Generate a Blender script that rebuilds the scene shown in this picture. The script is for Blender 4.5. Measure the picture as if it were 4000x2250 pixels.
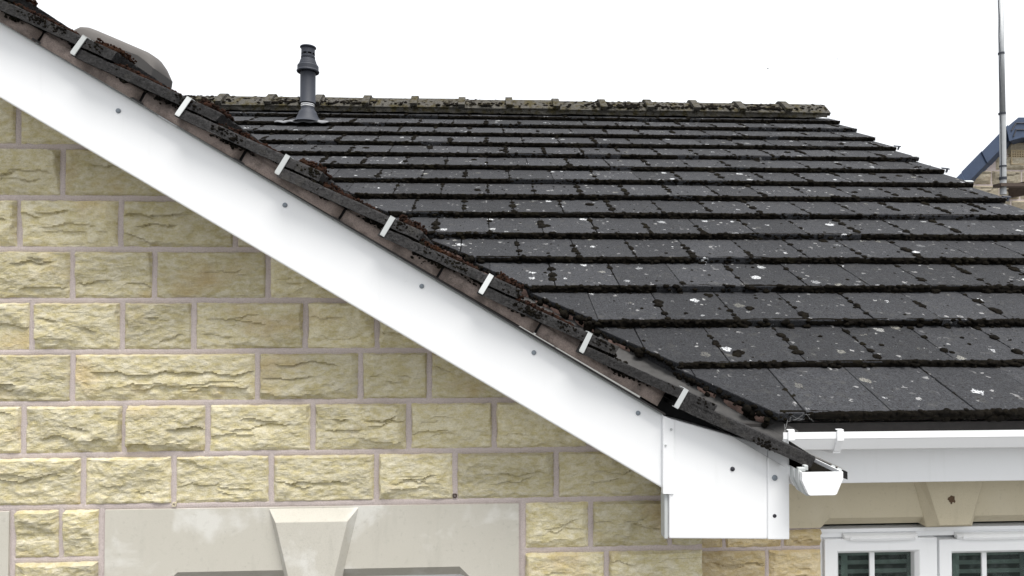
import bpy, bmesh, math, random
import numpy as np
from mathutils import Vector, Matrix, noise as mnoise

for o in list(bpy.data.objects):
    bpy.data.objects.remove(o)
SC = bpy.context.scene
COL = SC.collection
RNG = random.Random(11)
PI = math.pi

# ------------------------------------------------------------------ camera
F = 2500.0                       # focal length in pixels of the 4000 px wide photograph
YAW, PIT, ROL = 0.04807, 0.01772, -0.00049
_cy, _sy, _cp, _sp = math.cos(YAW), math.sin(YAW), math.cos(PIT), math.sin(PIT)
_fw = Vector((_sy, _cy, 0)); _rt = Vector((_cy, -_sy, 0)); _up = Vector((0, 0, 1))
FWD = _fw * _cp + _up * _sp
_u2 = _up * _cp - _fw * _sp
RGT = _rt * math.cos(ROL) + _u2 * math.sin(ROL)
UPV = _u2 * math.cos(ROL) - _rt * math.sin(ROL)
cam_d = bpy.data.cameras.new('camera')
cam = bpy.data.objects.new('camera', cam_d); COL.objects.link(cam)
cam_d.sensor_width = 36.0; cam_d.lens = F / 4000 * 36
cam_d.clip_start = 0.05; cam_d.clip_end = 3000
cam.matrix_world = Matrix(((RGT.x, UPV.x, -FWD.x, 0), (RGT.y, UPV.y, -FWD.y, 0), (RGT.z, UPV.z, -FWD.z, 0), (0, 0, 0, 1)))
SC.camera = cam

# ------------------------------------------------------------------ overcast sky, soft sun, exposure
SUN_EL, SUN_AZ = math.radians(66), math.radians(152)     # azimuth clockwise from +Y: high, behind the camera's right shoulder
W = bpy.data.worlds.new('World'); SC.world = W; W.use_nodes = True
wn = W.node_tree.nodes; wl = W.node_tree.links
wn.clear()
sky = wn.new('ShaderNodeTexSky'); sky.sky_type = 'NISHITA'; sky.sun_disc = False
sky.sun_elevation = SUN_EL; sky.sun_rotation = SUN_AZ; sky.air_density = 1.0; sky.dust_density = 4.0
mx = wn.new('ShaderNodeMix'); mx.data_type = 'RGBA'; mx.inputs[0].default_value = 0.9
mx.inputs[7].default_value = (8.0, 8.1, 8.25, 1)          # even cloud layer over the sky
bg = wn.new('ShaderNodeBackground'); bg.inputs[1].default_value = 0.05
wo = wn.new('ShaderNodeOutputWorld')
wl.new(sky.outputs[0], mx.inputs[6]); wl.new(mx.outputs[2], bg.inputs[0]); wl.new(bg.outputs[0], wo.inputs[0])
sd = bpy.data.lights.new('sun', 'SUN'); sd.energy = 1.5; sd.angle = math.radians(32); sd.color = (1, 0.97, 0.93)
so = bpy.data.objects.new('sun', sd); COL.objects.link(so)
_sv = Vector((math.cos(SUN_EL) * math.sin(SUN_AZ), math.cos(SUN_EL) * math.cos(SUN_AZ), math.sin(SUN_EL)))
so.rotation_euler = _sv.to_track_quat('Z', 'Y').to_euler()
SC.view_settings.view_transform = 'Standard'; SC.view_settings.look = 'None'
SC.view_settings.gamma = 1.0; SC.view_settings.exposure = 1.76
SC.render.engine = 'CYCLES'
SC.render.resolution_x, SC.render.resolution_y = 1024, 576

# ------------------------------------------------------------------ pixel -> place helpers
def ray(u, v):
    return FWD + RGT * ((u - 2000) / F) - UPV * ((v - 1125) / F)
def at(u, v, Y):
    d = ray(u, v); return d * (Y / d.y)
def onplane(u, v, p0, n):
    d = ray(u, v); return d * (p0.dot(n) / d.dot(n))

# depths (camera at the origin, +Y away from it, +Z up)
YV, YB, YW = 1.75, 1.808, 2.0      # verge tile edge, bargeboard face, gable wall mortar face
YM = 2.32                          # wall behind (window wall)
GROUND = -4.7
# main roof plane, from the tile courses
YE, ZE, GC, GS = 2.11743, -0.39023, 0.27733, 0.15103
GAUGE = math.hypot(GC, GS); MP = math.atan2(GS, GC)
X0 = 1.09303
XVERGE = 3.47                      # right-hand verge
# gable roof plane, from the verge tile noses
_n3 = at(2040, 1132, YV); _n1 = at(2803, 1580, YV)
GP = math.atan2(_n3.z - _n1.z, _n1.x - _n3.x)
GG = math.hypot(_n3.z - _n1.z, _n1.x - _n3.x) / 2
E_S = Vector((-math.cos(GP), 0, math.sin(GP))); E_N = Vector((math.sin(GP), 0, math.cos(GP)))
G0 = Vector((_n1.x, 0, _n1.z)) - E_S * GG
def gpt(s, n, Y):
    p = G0 + E_S * s + E_N * n; p.y = Y; return p
M_S = Vector((0, math.cos(MP), math.sin(MP))); M_N = Vector((0, -math.sin(MP), math.cos(MP)))
M0 = Vector((0, YE, ZE))
def mpt(x, s, n):
    return Vector((x, 0, 0)) + M0 + M_S * s + M_N * n
def valley_x(Y):                    # where the two roof planes meet, in plan
    z = ZE + math.tan(MP) * (Y - YE)
    return G0.x - (z - G0.z) / math.tan(GP)

# ------------------------------------------------------------------ object helpers
def mesh_obj(name, verts, faces, mat, parent=None, smooth=False):
    me = bpy.data.meshes.new(name)
    me.from_pydata([tuple(v) for v in verts], [], faces)
    me.update()
    if mat: me.materials.append(mat)
    if smooth: me.polygons.foreach_set('use_smooth', [True] * len(me.polygons))
    o = bpy.data.objects.new(name, me); COL.objects.link(o)
    if parent: par(o, parent)
    return o
def par(o, p):
    o.parent = p
    if p.type == 'EMPTY': o.matrix_parent_inverse = Matrix.Translation(-p.location)
def thing(name, loc, label, cat, group=None):
    o = bpy.data.objects.new(name, None); COL.objects.link(o); o.location = loc
    o.empty_display_size = 0.2
    o['label'] = label; o['category'] = cat
    if group: o['group'] = group
    return o
class MB:
    def __init__(s): s.v = []; s.f = []
    def add(s, vs, fs):
        b = len(s.v); s.v += [tuple(v) for v in vs]; s.f += [tuple(i + b for i in f) for f in fs]
    def box(s, a, b):
        (x0, y0, z0), (x1, y1, z1) = a, b
        s.add([(x0,y0,z0),(x1,y0,z0),(x1,y1,z0),(x0,y1,z0),(x0,y0,z1),(x1,y0,z1),(x1,y1,z1),(x0,y1,z1)],
              [(0,3,2,1),(4,5,6,7),(0,1,5,4),(1,2,6,5),(2,3,7,6),(3,0,4,7)])
    def prism(s, poly, ext):       # poly: list of Vectors, ext: Vector
        n = len(poly); ext = Vector(ext)
        s.add([Vector(p) for p in poly] + [Vector(p) + ext for p in poly],
              [tuple(range(n)), tuple(range(2*n-1, n-1, -1))] + [(i, i+n, (i+1) % n + n, (i+1) % n) for i in range(n)])
    def tube(s, a, b, r0, r1=None, n=16, caps=True):
        a, b = Vector(a), Vector(b); r1 = r0 if r1 is None else r1
        d = (b - a).normalized(); u = d.orthogonal().normalized(); w = d.cross(u)
        vs = []
        for p, r in ((a, r0), (b, r1)):
            for i in range(n):
                t = 2 * PI * i / n; vs.append(p + u * (r * math.cos(t)) + w * (r * math.sin(t)))
        fs = [(i, (i+1) % n, (i+1) % n + n, i + n) for i in range(n)]
        if caps: fs += [tuple(range(n-1, -1, -1)), tuple(range(n, 2*n))]
        s.add(vs, fs)
    def lathe(s, c, prof, n=32):    # prof: [(r, z)]
        c = Vector(c); vs = []; fs = []
        for r, z in prof:
            for i in range(n):
                t = 2 * PI * i / n; vs.append((c.x + r * math.cos(t), c.y + r * math.sin(t), c.z + z))
        for k in range(len(prof) - 1):
            for i in range(n):
                j = (i+1) % n; fs.append((k*n+i, k*n+j, (k+1)*n+j, (k+1)*n+i))
        s.add(vs, fs)
    def build(s, name, mat, parent=None, smooth=False, bevel=0.0, fix=True, seg=2):
        o = mesh_obj(name, s.v, s.f, mat, parent, smooth)
        if fix or bevel:
            bm = bmesh.new(); bm.from_mesh(o.data)
            if fix: bmesh.ops.recalc_face_normals(bm, faces=bm.faces)
            if bevel:
                es = [e for e in bm.edges if len(e.link_faces) == 2 and e.calc_face_angle(0) > 0.5]
                bmesh.ops.bevel(bm, geom=es, offset=bevel, segments=seg, profile=0.6, affect='EDGES', clamp_overlap=True)
            bm.to_mesh(o.data); bm.free()
        return o

# ------------------------------------------------------------------ noise
def vnoise(x, y, seed):
    xi = np.floor(x).astype(np.int64); yi = np.floor(y).astype(np.int64)
    fx = x - xi; fy = y - yi
    fx = fx*fx*fx*(fx*(fx*6-15)+10); fy = fy*fy*fy*(fy*(fy*6-15)+10)
    def hsh(a, b):
        h = (a * 374761393 + b * 668265263 + seed * 974634541) & 0x7fffffff
        h = ((h ^ (h >> 13)) * 1274126177) & 0x7fffffff
        return ((h ^ (h >> 16)) & 0xffff) / 65535.0
    a, b, c, d = hsh(xi, yi), hsh(xi+1, yi), hsh(xi, yi+1), hsh(xi+1, yi+1)
    return (a*(1-fx)+b*fx)*(1-fy) + (c*(1-fx)+d*fx)*fy
def fbm(x, y, seed, octv=4, g=0.5):
    t = 0; a = 1; s = 0
    for i in range(octv):
        t = t + a * (vnoise(x * 2**i, y * 2**i, seed + 17*i) - 0.5); s += a; a *= g
    return t / s
def sstep(e0, e1, x):
    t = np.clip((x - e0) / (e1 - e0), 0, 1); return t*t*(3-2*t)

# ------------------------------------------------------------------ materials
def rgb(c): return (c[0], c[1], c[2], 1)
class NT:
    def __init__(s, name):
        s.m = bpy.data.materials.new(name); s.m.use_nodes = True
        s.t = s.m.node_tree; s.t.nodes.clear()
        s.out = s.t.nodes.new('ShaderNodeOutputMaterial'); s.b = s.t.nodes.new('ShaderNodeBsdfPrincipled')
        s.t.links.new(s.b.outputs[0], s.out.inputs[0])
        g = s.t.nodes.new('ShaderNodeNewGeometry'); s.pos = g.outputs['Position']
        s.oi = s.t.nodes.new('ShaderNodeObjectInfo')
    def link(s, a, b): s.t.links.new(a, b)
    def put(s, sock, v):
        if hasattr(v, 'is_output'): s.link(v, sock)
        elif isinstance(v, (tuple, list)): sock.default_value = rgb(v) if len(v) == 3 and sock.type == 'RGBA' else v
        else: sock.default_value = v
    def map(s, scale=(1, 1, 1), off=None, src=None):
        n = s.t.nodes.new('ShaderNodeMapping'); s.link(src or s.pos, n.inputs[0]); n.inputs[3].default_value = scale
        if off is not None: s.put(n.inputs[1], off)
        return n.outputs[0]
    def noise(s, scale, detail=4, rough=0.55, vec=None, dist=0):
        n = s.t.nodes.new('ShaderNodeTexNoise'); s.link(vec or s.pos, n.inputs['Vector'])
        n.inputs['Scale'].default_value = scale; n.inputs['Detail'].default_value = detail
        n.inputs['Roughness'].default_value = rough; n.inputs['Distortion'].default_value = dist
        return n.outputs[0]
    def voro(s, scale, vec=None, out='Distance', feature='F1', rnd=1.0):
        n = s.t.nodes.new('ShaderNodeTexVoronoi'); s.link(vec or s.pos, n.inputs['Vector'])
        n.inputs['Scale'].default_value = scale; n.feature = feature; n.inputs['Randomness'].default_value = rnd
        return n.outputs[out]
    def ramp(s, v, stops):
        n = s.t.nodes.new('ShaderNodeValToRGB'); s.put(n.inputs[0], v)
        e = n.color_ramp.elements
        while len(e) < len(stops): e.new(0.5)
        for el, (p, c) in zip(e, stops):
            el.position = p; el.color = rgb(c) if isinstance(c, (tuple, list)) else (c, c, c, 1)
        return n.outputs[0]
    def mix(s, f, a, b, mode='MIX'):
        n = s.t.nodes.new('ShaderNodeMix'); n.data_type = 'RGBA'; n.blend_type = mode
        s.put(n.inputs[0], f); s.put(n.inputs[6], a); s.put(n.inputs[7], b); return n.outputs[2]
    def math(s, op, a, b=0.0, c=None):
        n = s.t.nodes.new('ShaderNodeMath'); n.operation = op; s.put(n.inputs[0], a); s.put(n.inputs[1], b)
        if c is not None: s.put(n.inputs[2], c)
        return n.outputs[0]
    def bump(s, h, strength=0.5, dist=0.01):
        n = s.t.nodes.new('ShaderNodeBump'); s.put(n.inputs['Height'], h)
        n.inputs['Strength'].default_value = strength; n.inputs['Distance'].default_value = dist
        s.link(n.outputs[0], s.b.inputs['Normal'])
    def done(s, col, rough=0.8, metal=0.0, spec=None):
        s.put(s.b.inputs['Base Color'], col); s.put(s.b.inputs['Roughness'], rough); s.put(s.b.inputs['Metallic'], metal)
        if spec is not None: s.b.inputs['Specular IOR Level'].default_value = spec
        return s.m

def stone_mat(name, a, b, c, rust):
    t = NT(name)
    off = t.t.nodes.new('ShaderNodeCombineXYZ'); t.put(off.inputs[0], t.math('MULTIPLY', t.oi.outputs['Random'], 37.0))
    v = t.map((1, 1, 1.9), off.outputs[0])
    n1 = t.noise(9, 5, 0.6, v); n2 = t.noise(38, 6, 0.65, v); n3 = t.noise(260, 3, 0.6, v)
    col = t.mix(t.ramp(n1, [(0.32, 0), (0.68, 1)]), a, b)
    col = t.mix(t.ramp(n2, [(0.38, 0), (0.66, 0.75)]), col, c)
    pat = t.ramp(t.noise(5, 3, 0.5, t.map((1, 1, 1.3), off.outputs[0])), [(0.56, 0), (0.72, 0.55)])
    col = t.mix(pat, col, rust)
    sc = t.math('MULTIPLY_ADD', t.oi.outputs['Random'], 0.34, 0.82)
    col = t.mix(1.0, col, sc, 'MULTIPLY')
    col = t.mix(t.ramp(n3, [(0.3, 0.3), (0.55, 0)]), col, (0.12, 0.1, 0.06))
    t.bump(t.math('ADD', t.math('MULTIPLY', n2, 1.4), t.math('MULTIPLY', n3, 0.5)), 0.6, 0.006)
    return t.done(col, 0.92, spec=0.2)
M_STONE = stone_mat('buff_stone', (0.46, 0.40, 0.21), (0.56, 0.50, 0.305), (0.69, 0.65, 0.53), (0.46, 0.33, 0.15))
M_STONE2 = stone_mat('golden_stone', (0.50, 0.39, 0.19), (0.58, 0.47, 0.27), (0.66, 0.58, 0.42), (0.44, 0.28, 0.10))
M_STONE3 = stone_mat('far_stone', (0.30, 0.26, 0.19), (0.36, 0.32, 0.24), (0.45, 0.41, 0.33), (0.24, 0.18, 0.12))

def mortar_mat(name, a, b, dark, amt):
    t = NT(name); n = t.noise(30, 5, 0.6); n2 = t.noise(420, 2, 0.5); n3 = t.noise(14, 6, 0.7)
    col = t.mix(n, a, b)
    col = t.mix(t.ramp(n3, [(0.6 - amt * 0.25, 0), (0.72 - amt * 0.2, amt)]), col, dark)
    col = t.mix(t.ramp(n2, [(0.35, 0.35), (0.55, 0)]), col, dark)
    t.bump(t.math('ADD', n2, t.math('MULTIPLY', n, 1.5)), 0.5, 0.003)
    return t.done(col, 0.95, spec=0.15)
M_MORTAR = mortar_mat('pink_grey_mortar', (0.46, 0.395, 0.375), (0.54, 0.48, 0.46), (0.16, 0.13, 0.12), 0.12)
M_BED = mortar_mat('verge_mortar', (0.21, 0.168, 0.15), (0.30, 0.25, 0.225), (0.028, 0.025, 0.024), 0.55)
M_BEDLIGHT = mortar_mat('pink_bedding', (0.30, 0.19, 0.16), (0.36, 0.25, 0.21), (0.05, 0.04, 0.035), 0.6)

def tile_mat(name, base, lichen=True, dark=0.5):
    t = NT(name)
    n1 = t.noise(7, 4, 0.6); n2 = t.noise(60, 5, 0.65); n3 = t.noise(520, 2, 0.6)
    col = t.mix(n1, [c * 0.78 for c in base], [c * 1.22 for c in base])
    col = t.mix(t.ramp(n2, [(0.3, dark), (0.55, 0)]), col, [c * 0.45 for c in base])
    col = t.mix(t.ramp(n3, [(0.52, 0), (0.75, 0.6)]), col, [c * 2.4 for c in base])
    n4 = t.noise(150, 4, 0.7); col = t.mix(t.ramp(n4, [(0.40, 0.8), (0.52, 0)]), col, [c * 0.3 for c in base])
    col = t.mix(t.ramp(t.noise(95, 4, 0.7), [(0.54, 0), (0.7, 0.6)]), col, [c * 2.1 for c in base])
    col = t.mix(t.ramp(t.noise(22, 5, 0.65), [(0.55, 0), (0.72, 0.45)]), col, (base[0] * 2.0, base[1] * 1.9, base[2] * 1.6))
    sc = t.math('MULTIPLY_ADD', t.oi.outputs['Random'], 0.5, 0.75)
    col = t.mix(1.0, col, sc, 'MULTIPLY')
    if lichen:
        w = t.mix(0.04, t.pos, t.noise_col(55))
        d = t.voro(11.5, w); cid = t.t.nodes.new('ShaderNodeSeparateColor')
        vc = t.voro(11.5, w, 'Color'); t.link(vc, cid.inputs[0])
        rad = t.math('MULTIPLY', t.ramp(cid.outputs[0], [(0.42, 0.0), (1.0, 0.26)]), 1.0)
        m = t.math('GREATER_THAN', rad, d)
        m = t.math('MULTIPLY', m, t.ramp(t.noise(190, 4, 0.7), [(0.44, 0), (0.52, 1)]))
        m = t.math('MULTIPLY', m, t.ramp(cid.outputs[1], [(0.0, 0.15), (0.75, 1.0)]))
        col = t.mix(m, col, t.mix(t.ramp(cid.outputs[2], [(0.5, 0), (0.8, 1)]), (0.70, 0.72, 0.74), (0.22, 0.215, 0.19)))
        d2 = t.voro(34, w); vc2 = t.voro(34, w, 'Color'); c2 = t.t.nodes.new('ShaderNodeSeparateColor'); t.link(vc2, c2.inputs[0])
        m2 = t.math('GREATER_THAN', t.ramp(c2.outputs[0], [(0.55, 0), (1, 0.34)]), d2)
        col = t.mix(t.math('MULTIPLY', m2, t.ramp(t.noise(12, 2), [(0.42, 0.05), (0.62, 0.7)])), col, (0.40, 0.40, 0.40))
        d3 = t.voro(55, t.map((1, 1, 1), (3.1, 1.7, 0.4))); vc3 = t.voro(55, t.map((1, 1, 1), (3.1, 1.7, 0.4)), 'Color')
        c3 = t.t.nodes.new('ShaderNodeSeparateColor'); t.link(vc3, c3.inputs[0])
        m3 = t.math('GREATER_THAN', t.ramp(c3.outputs[0], [(0.75, 0), (1, 0.3)]), d3)
        col = t.mix(t.math('MULTIPLY', m3, 0.85), col, (0.012, 0.011, 0.01))
    t.bump(t.math('ADD', t.math('ADD', n3, n4), t.math('MULTIPLY', n2, 0.8)), 0.8, 0.006)
    return t.done(col, 0.88, spec=0.25)
def _noise_col(s, scale):
    n = s.t.nodes.new('ShaderNodeTexNoise'); s.link(s.pos, n.inputs['Vector']); n.inputs['Scale'].default_value = scale
    n.inputs['Detail'].default_value = 3; return n.outputs['Color']
NT.noise_col = _noise_col
M_TILE = tile_mat('grey_concrete_tile', (0.039, 0.0405, 0.045))
M_VTILE = tile_mat('dark_verge_tile', (0.036, 0.035, 0.0355), False, 0.95)
def ridge_mat():
    t = NT('weathered_ridge'); n1 = t.noise(14, 5, 0.65); n2 = t.noise(45, 5, 0.7); n3 = t.noise(180, 3, 0.6)
    col = t.mix(n2, (0.045, 0.043, 0.038), (0.115, 0.108, 0.094))
    col = t.mix(t.ramp(n1, [(0.48, 0), (0.6, 0.9)]), col, (0.055, 0.045, 0.016))
    col = t.mix(t.ramp(t.noise(28, 4, 0.6), [(0.55, 0), (0.66, 0.9)]), col, (0.022, 0.019, 0.014))
    col = t.mix(t.ramp(n3, [(0.62, 0), (0.72, 0.6)]), col, (0.4, 0.4, 0.37))
    t.bump(t.math('ADD', n2, n3), 0.8, 0.01); return t.done(col, 0.95, spec=0.15)
M_RIDGE = ridge_mat()
def moss_mat(name, a, b):
    t = NT(name); n = t.noise(55, 4, 0.6); n2 = t.noise(600, 3, 0.6)
    col = t.mix(t.ramp(n, [(0.4, 0), (0.65, 1)]), a, b)
    col = t.mix(t.ramp(n2, [(0.55, 0), (0.75, 0.5)]), col, [c * 3.0 for c in b])
    col = t.mix(t.ramp(t.noise(7, 4, 0.6), [(0.54, 0), (0.7, 0.5)]), col, (b[0] * 1.35, b[1] * 1.4, b[2] * 1.0))
    t.bump(t.math('ADD', n2, n), 1.0, 0.006); return t.done(col, 1.0, spec=0.05)
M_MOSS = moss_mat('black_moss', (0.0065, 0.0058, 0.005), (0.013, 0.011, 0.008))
M_RUST = moss_mat('rusty_moss', (0.016, 0.011, 0.009), (0.042, 0.019, 0.012))
def pvc_mat(name, col, rough=0.32, dirt=0.12):
    t = NT(name); n = t.noise(6, 5, 0.65, t.map((1, 1, 0.6))); n2 = t.noise(90, 3, 0.6)
    c = t.mix(t.ramp(n, [(0.5, 0), (0.85, dirt * 0.4)]), col, (0.45, 0.48, 0.44))
    c = t.mix(t.ramp(n2, [(0.68, 0), (0.8, dirt)]), c, (0.3, 0.3, 0.27))
    n3 = t.noise(26, 5, 0.6, t.map((1, 1, 0.12)))
    c = t.mix(t.ramp(n3, [(0.58, 0), (0.75, dirt * 0.7)]), c, (0.38, 0.40, 0.36))
    return t.done(c, t.ramp(n, [(0.3, rough), (0.8, rough + 0.2)]))
M_PVC = pvc_mat('white_upvc', (0.82, 0.83, 0.84))
M_CLIP = pvc_mat('weathered_clip', (0.44, 0.46, 0.46), 0.5, 0.85)
M_CLIP2 = pvc_mat('pale_clip', (0.62, 0.64, 0.64), 0.45, 0.5)
def plain(name, col, rough=0.6, metal=0.0, var=0.25, scale=40, bump=0.2):
    t = NT(name); n = t.noise(scale, 4, 0.6)
    c = t.mix(n, [x * (1 - var) for x in col], [min(1, x * (1 + var)) for x in col])
    if bump: t.bump(n, bump, 0.003)
    return t.done(c, rough, metal)
M_SCREW = plain('grey_cap', (0.20, 0.23, 0.26), 0.5)
M_SCREWD = plain('dark_screw', (0.05, 0.05, 0.06), 0.4, 0.6)
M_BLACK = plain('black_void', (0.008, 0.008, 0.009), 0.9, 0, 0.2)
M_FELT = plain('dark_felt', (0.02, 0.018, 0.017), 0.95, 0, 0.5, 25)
M_UNDER = plain('undercloak', (0.03, 0.028, 0.028), 0.9, 0, 0.5, 60)
def caststone(name, a, b, pale, amt):
    t = NT(name); n = t.noise(3.2, 5, 0.6); n2 = t.noise(5.5, 4, 0.6, None, 0.4); n3 = t.noise(500, 2, 0.6)
    c = t.mix(n, a, b); c = t.mix(t.ramp(n2, [(0.55, 0), (0.67, amt * 0.8)]), c, pale)
    c = t.mix(t.ramp(n3, [(0.3, 0.25), (0.5, 0)]), c, [x * 0.5 for x in a])
    c = t.mix(t.ramp(t.noise(70, 4, 0.7), [(0.28, 0.3), (0.42, 0)]), c, [x * 0.6 for x in a])
    c = t.mix(t.ramp(t.noise(16, 5, 0.6, t.map((1, 1, 0.2))), [(0.56, 0), (0.74, 0.22)]), c, [x * 0.55 for x in a])
    t.bump(n3, 0.3, 0.002); return t.done(c, 0.9, spec=0.2)
M_LINTEL = caststone('pale_cast_stone', (0.46, 0.44, 0.38), (0.53, 0.51, 0.455), (0.66, 0.655, 0.62), 0.8)
M_LINTEL2 = caststone('tan_cast_stone', (0.50, 0.445, 0.32), (0.56, 0.505, 0.38), (0.58, 0.53, 0.42), 0.35)
M_FLUE = plain('slate_flue_plastic', (0.018, 0.022, 0.033), 0.65, 0, 0.3, 9)
M_STEEL = plain('bright_steel', (0.62, 0.62, 0.62), 0.35, 0.9)
M_LEAD = plain('lead_sheet', (0.15, 0.155, 0.165), 0.7, 0.0, 0.6, 14)
M_GALV = plain('galvanised_tube', (0.36, 0.375, 0.385), 0.55, 0.15, 0.2, 18)
M_BAND = plain('black_band', (0.02, 0.024, 0.035), 0.6)
M_BRACKET = plain('rusty_bracket', (0.06, 0.042, 0.032), 0.8, 0, 0.5, 30)
M_BLUE = plain('blue_grey_verge', (0.036, 0.058, 0.108), 0.6, 0, 0.3, 20)
M_BEIGE = plain('beige_terracotta', (0.42, 0.34, 0.22), 0.9)
M_DOME = plain('smoked_grey_plastic', (0.085, 0.078, 0.073), 0.8, 0, 0.15, 16, 0.05)
M_DOMERIM = plain('dark_grey_kerb', (0.045, 0.042, 0.04), 0.6, 0, 0.2, 16, 0.05)
M_LINER = plain('dark_valley_liner', (0.035, 0.034, 0.033), 0.8, 0, 0.6, 35)
M_WEB = plain('pale_cobweb', (0.22, 0.22, 0.22), 1.0)
M_GROUND = plain('tarmac', (0.11, 0.11, 0.105), 0.95, 0, 0.3, 3)
M_BIRD = plain('dark_bird', (0.05, 0.05, 0.05), 0.9)
M_BLIND = plain('pale_blind', (0.75, 0.8, 0.78), 0.8, 0, 0.1)
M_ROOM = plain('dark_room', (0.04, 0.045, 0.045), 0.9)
def glass_mat():
    t = NT('flower_obscure_glass')
    v = t.map((1, 0, 1)); n = t.t.nodes.new('ShaderNodeTexVoronoi'); t.link(v, n.inputs['Vector']); n.inputs['Scale'].default_value = 23
    n.inputs['Randomness'].default_value = 0.55
    sub = t.t.nodes.new('ShaderNodeVectorMath'); sub.operation = 'SUBTRACT'; t.link(v, sub.inputs[0]); t.link(n.outputs['Position'], sub.inputs[1])
    sx = t.t.nodes.new('ShaderNodeSeparateXYZ'); t.link(sub.outputs[0], sx.inputs[0])
    ang = t.math('ARCTAN2', sx.outputs[2], sx.outputs[0])
    pet = t.math('SINE', t.math('MULTIPLY', ang, 17.0))
    fall = t.ramp(n.outputs['Distance'], [(0.05, 0), (0.18, 1), (0.40, 1), (0.55, 0)])
    t.bump(t.math('MULTIPLY', pet, fall), 1.0, 0.004)
    t.done(t.mix(t.math('MULTIPLY', t.math('MULTIPLY_ADD', pet, 0.5, 0.5), fall), (0.012, 0.02, 0.018), (0.15, 0.19, 0.18)), 0.12, spec=0.6)
    tr = t.t.nodes.new('ShaderNodeBsdfTransparent'); tr.inputs[0].default_value = (0.90, 0.97, 0.94, 1)
    ms = t.t.nodes.new('ShaderNodeMixShader')
    t.put(ms.inputs[0], t.math('MULTIPLY_ADD', t.math('MULTIPLY', pet, fall), 0.28, 0.42))
    t.link(tr.outputs[0], ms.inputs[1]); t.link(t.b.outputs[0], ms.inputs[2]); t.link(ms.outputs[0], t.out.inputs[0])
    return t.m
M_GLASS = glass_mat()

# ------------------------------------------------------------------ ground
g = MB(); g.add([(-600,-600,GROUND),(600,-600,GROUND),(600,600,GROUND),(-600,600,GROUND)], [(0,1,2,3)])
g = g.build('ground', M_GROUND); g['kind'] = 'structure'

# ------------------------------------------------------------------ the house
house = thing('house', (0, YM, GROUND), 'buff stone house with dark mossy tiled roof and white bargeboard in the foreground', 'house')

def rock(w, h, seed, res=0.0042, B=None):
    """rock-faced stone: grid of heights over w x h"""
    r = random.Random(seed)
    nx = max(6, int(w / res)); ny = max(6, int(h / res))
    x, y = np.meshgrid(np.linspace(0, w, nx + 1), np.linspace(0, h, ny + 1))
    B = B or r.uniform(0.017, 0.025)
    wob = fbm(x * 28, y * 28, seed, 3) * 0.016
    dx = np.minimum(x, w - x); dt = h - y; db = y
    boss = np.full_like(x, B)
    def cut(d, slope, base):
        nonlocal boss
        boss = np.minimum(boss, base + np.maximum(d + wob, 0) * slope)
    sl = lambda: r.choice([r.uniform(0.35, 0.9), r.uniform(2.5, 6.0)])
    cut(x, sl(), 0.004); cut(w - x, sl(), 0.004); cut(dt, r.uniform(3.0, 8.0), 0.009)
    # bottom: concave scallops under a broken ledge
    yb = (r.uniform(0.10, 0.30) * h) + fbm(x * 9, y * 0 + 3.3, seed + 5, 3) * 0.06
    sc = np.abs(np.sin(x * r.uniform(28, 46) + r.random() * 6 + fbm(x * 8, y * 0, seed + 2, 2) * 5)) * 0.006
    low = 0.002 + np.maximum(db, 0) / np.maximum(yb, 0.006) * B * 0.42 + sc * np.clip(db / 0.02, 0, 1)
    boss = np.where(db < yb, np.minimum(boss, low), boss)
    # random flake planes
    for i in range(r.randint(1, 3)):
        cx, cy = r.uniform(0.1, 0.9) * w, r.uniform(0.2, 0.8) * h
        a = r.uniform(-0.10, 0.10); b = r.uniform(-0.05, 0.30)
        boss = np.minimum(boss, np.maximum(B * r.uniform(0.6, 1.0) + a * (x - cx) + b * (y - cy) + wob * 0.35, 0.006 + wob * 0.3))
    # horizontal ledges
    for i in range(r.randint(2, 4)):
        yl = r.uniform(0.22, 0.8) * h + fbm(x * 11, y * 0 + i, seed + 31 + i, 3) * 0.045
        xa = r.uniform(-0.1, 0.6) * w; xb = xa + r.uniform(0.25, 0.7) * w
        m = sstep(xa, xa + 0.03, x) * (1 - sstep(xb - 0.03, xb, x))
        d = yl - y
        boss = boss - m * np.where(d > 0, r.uniform(0.006, 0.013) * np.exp(-np.maximum(d, 0) / r.uniform(0.010, 0.026)), 0)
    boss = boss + fbm(x * 28, y * 52, seed + 77, 5, 0.58) * 0.0080 * np.clip(dx / 0.012, 0.2, 1)
    boss = boss + np.abs(fbm(x * 24, y * 60, seed + 99, 3)) * -0.004
    edge = np.clip(np.minimum(np.minimum(dx, dt * 1.6), db) / 0.005, 0, 1)
    boss = np.maximum(boss, 0.0005) * edge + 0.001
    # broken outline
    ox = fbm(x * 0 + (x > w / 2) * 9, y * 45, seed + 3, 3) * 0.005 * np.clip(1 - dx / 0.01, 0, 1)
    oz = fbm(x * 45, (y > h / 2) * 9.0, seed + 4, 3) * 0.005 * np.clip(1 - np.minimum(dt, db) / 0.01, 0, 1)
    return x + ox, y + oz, boss, nx, ny
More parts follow.
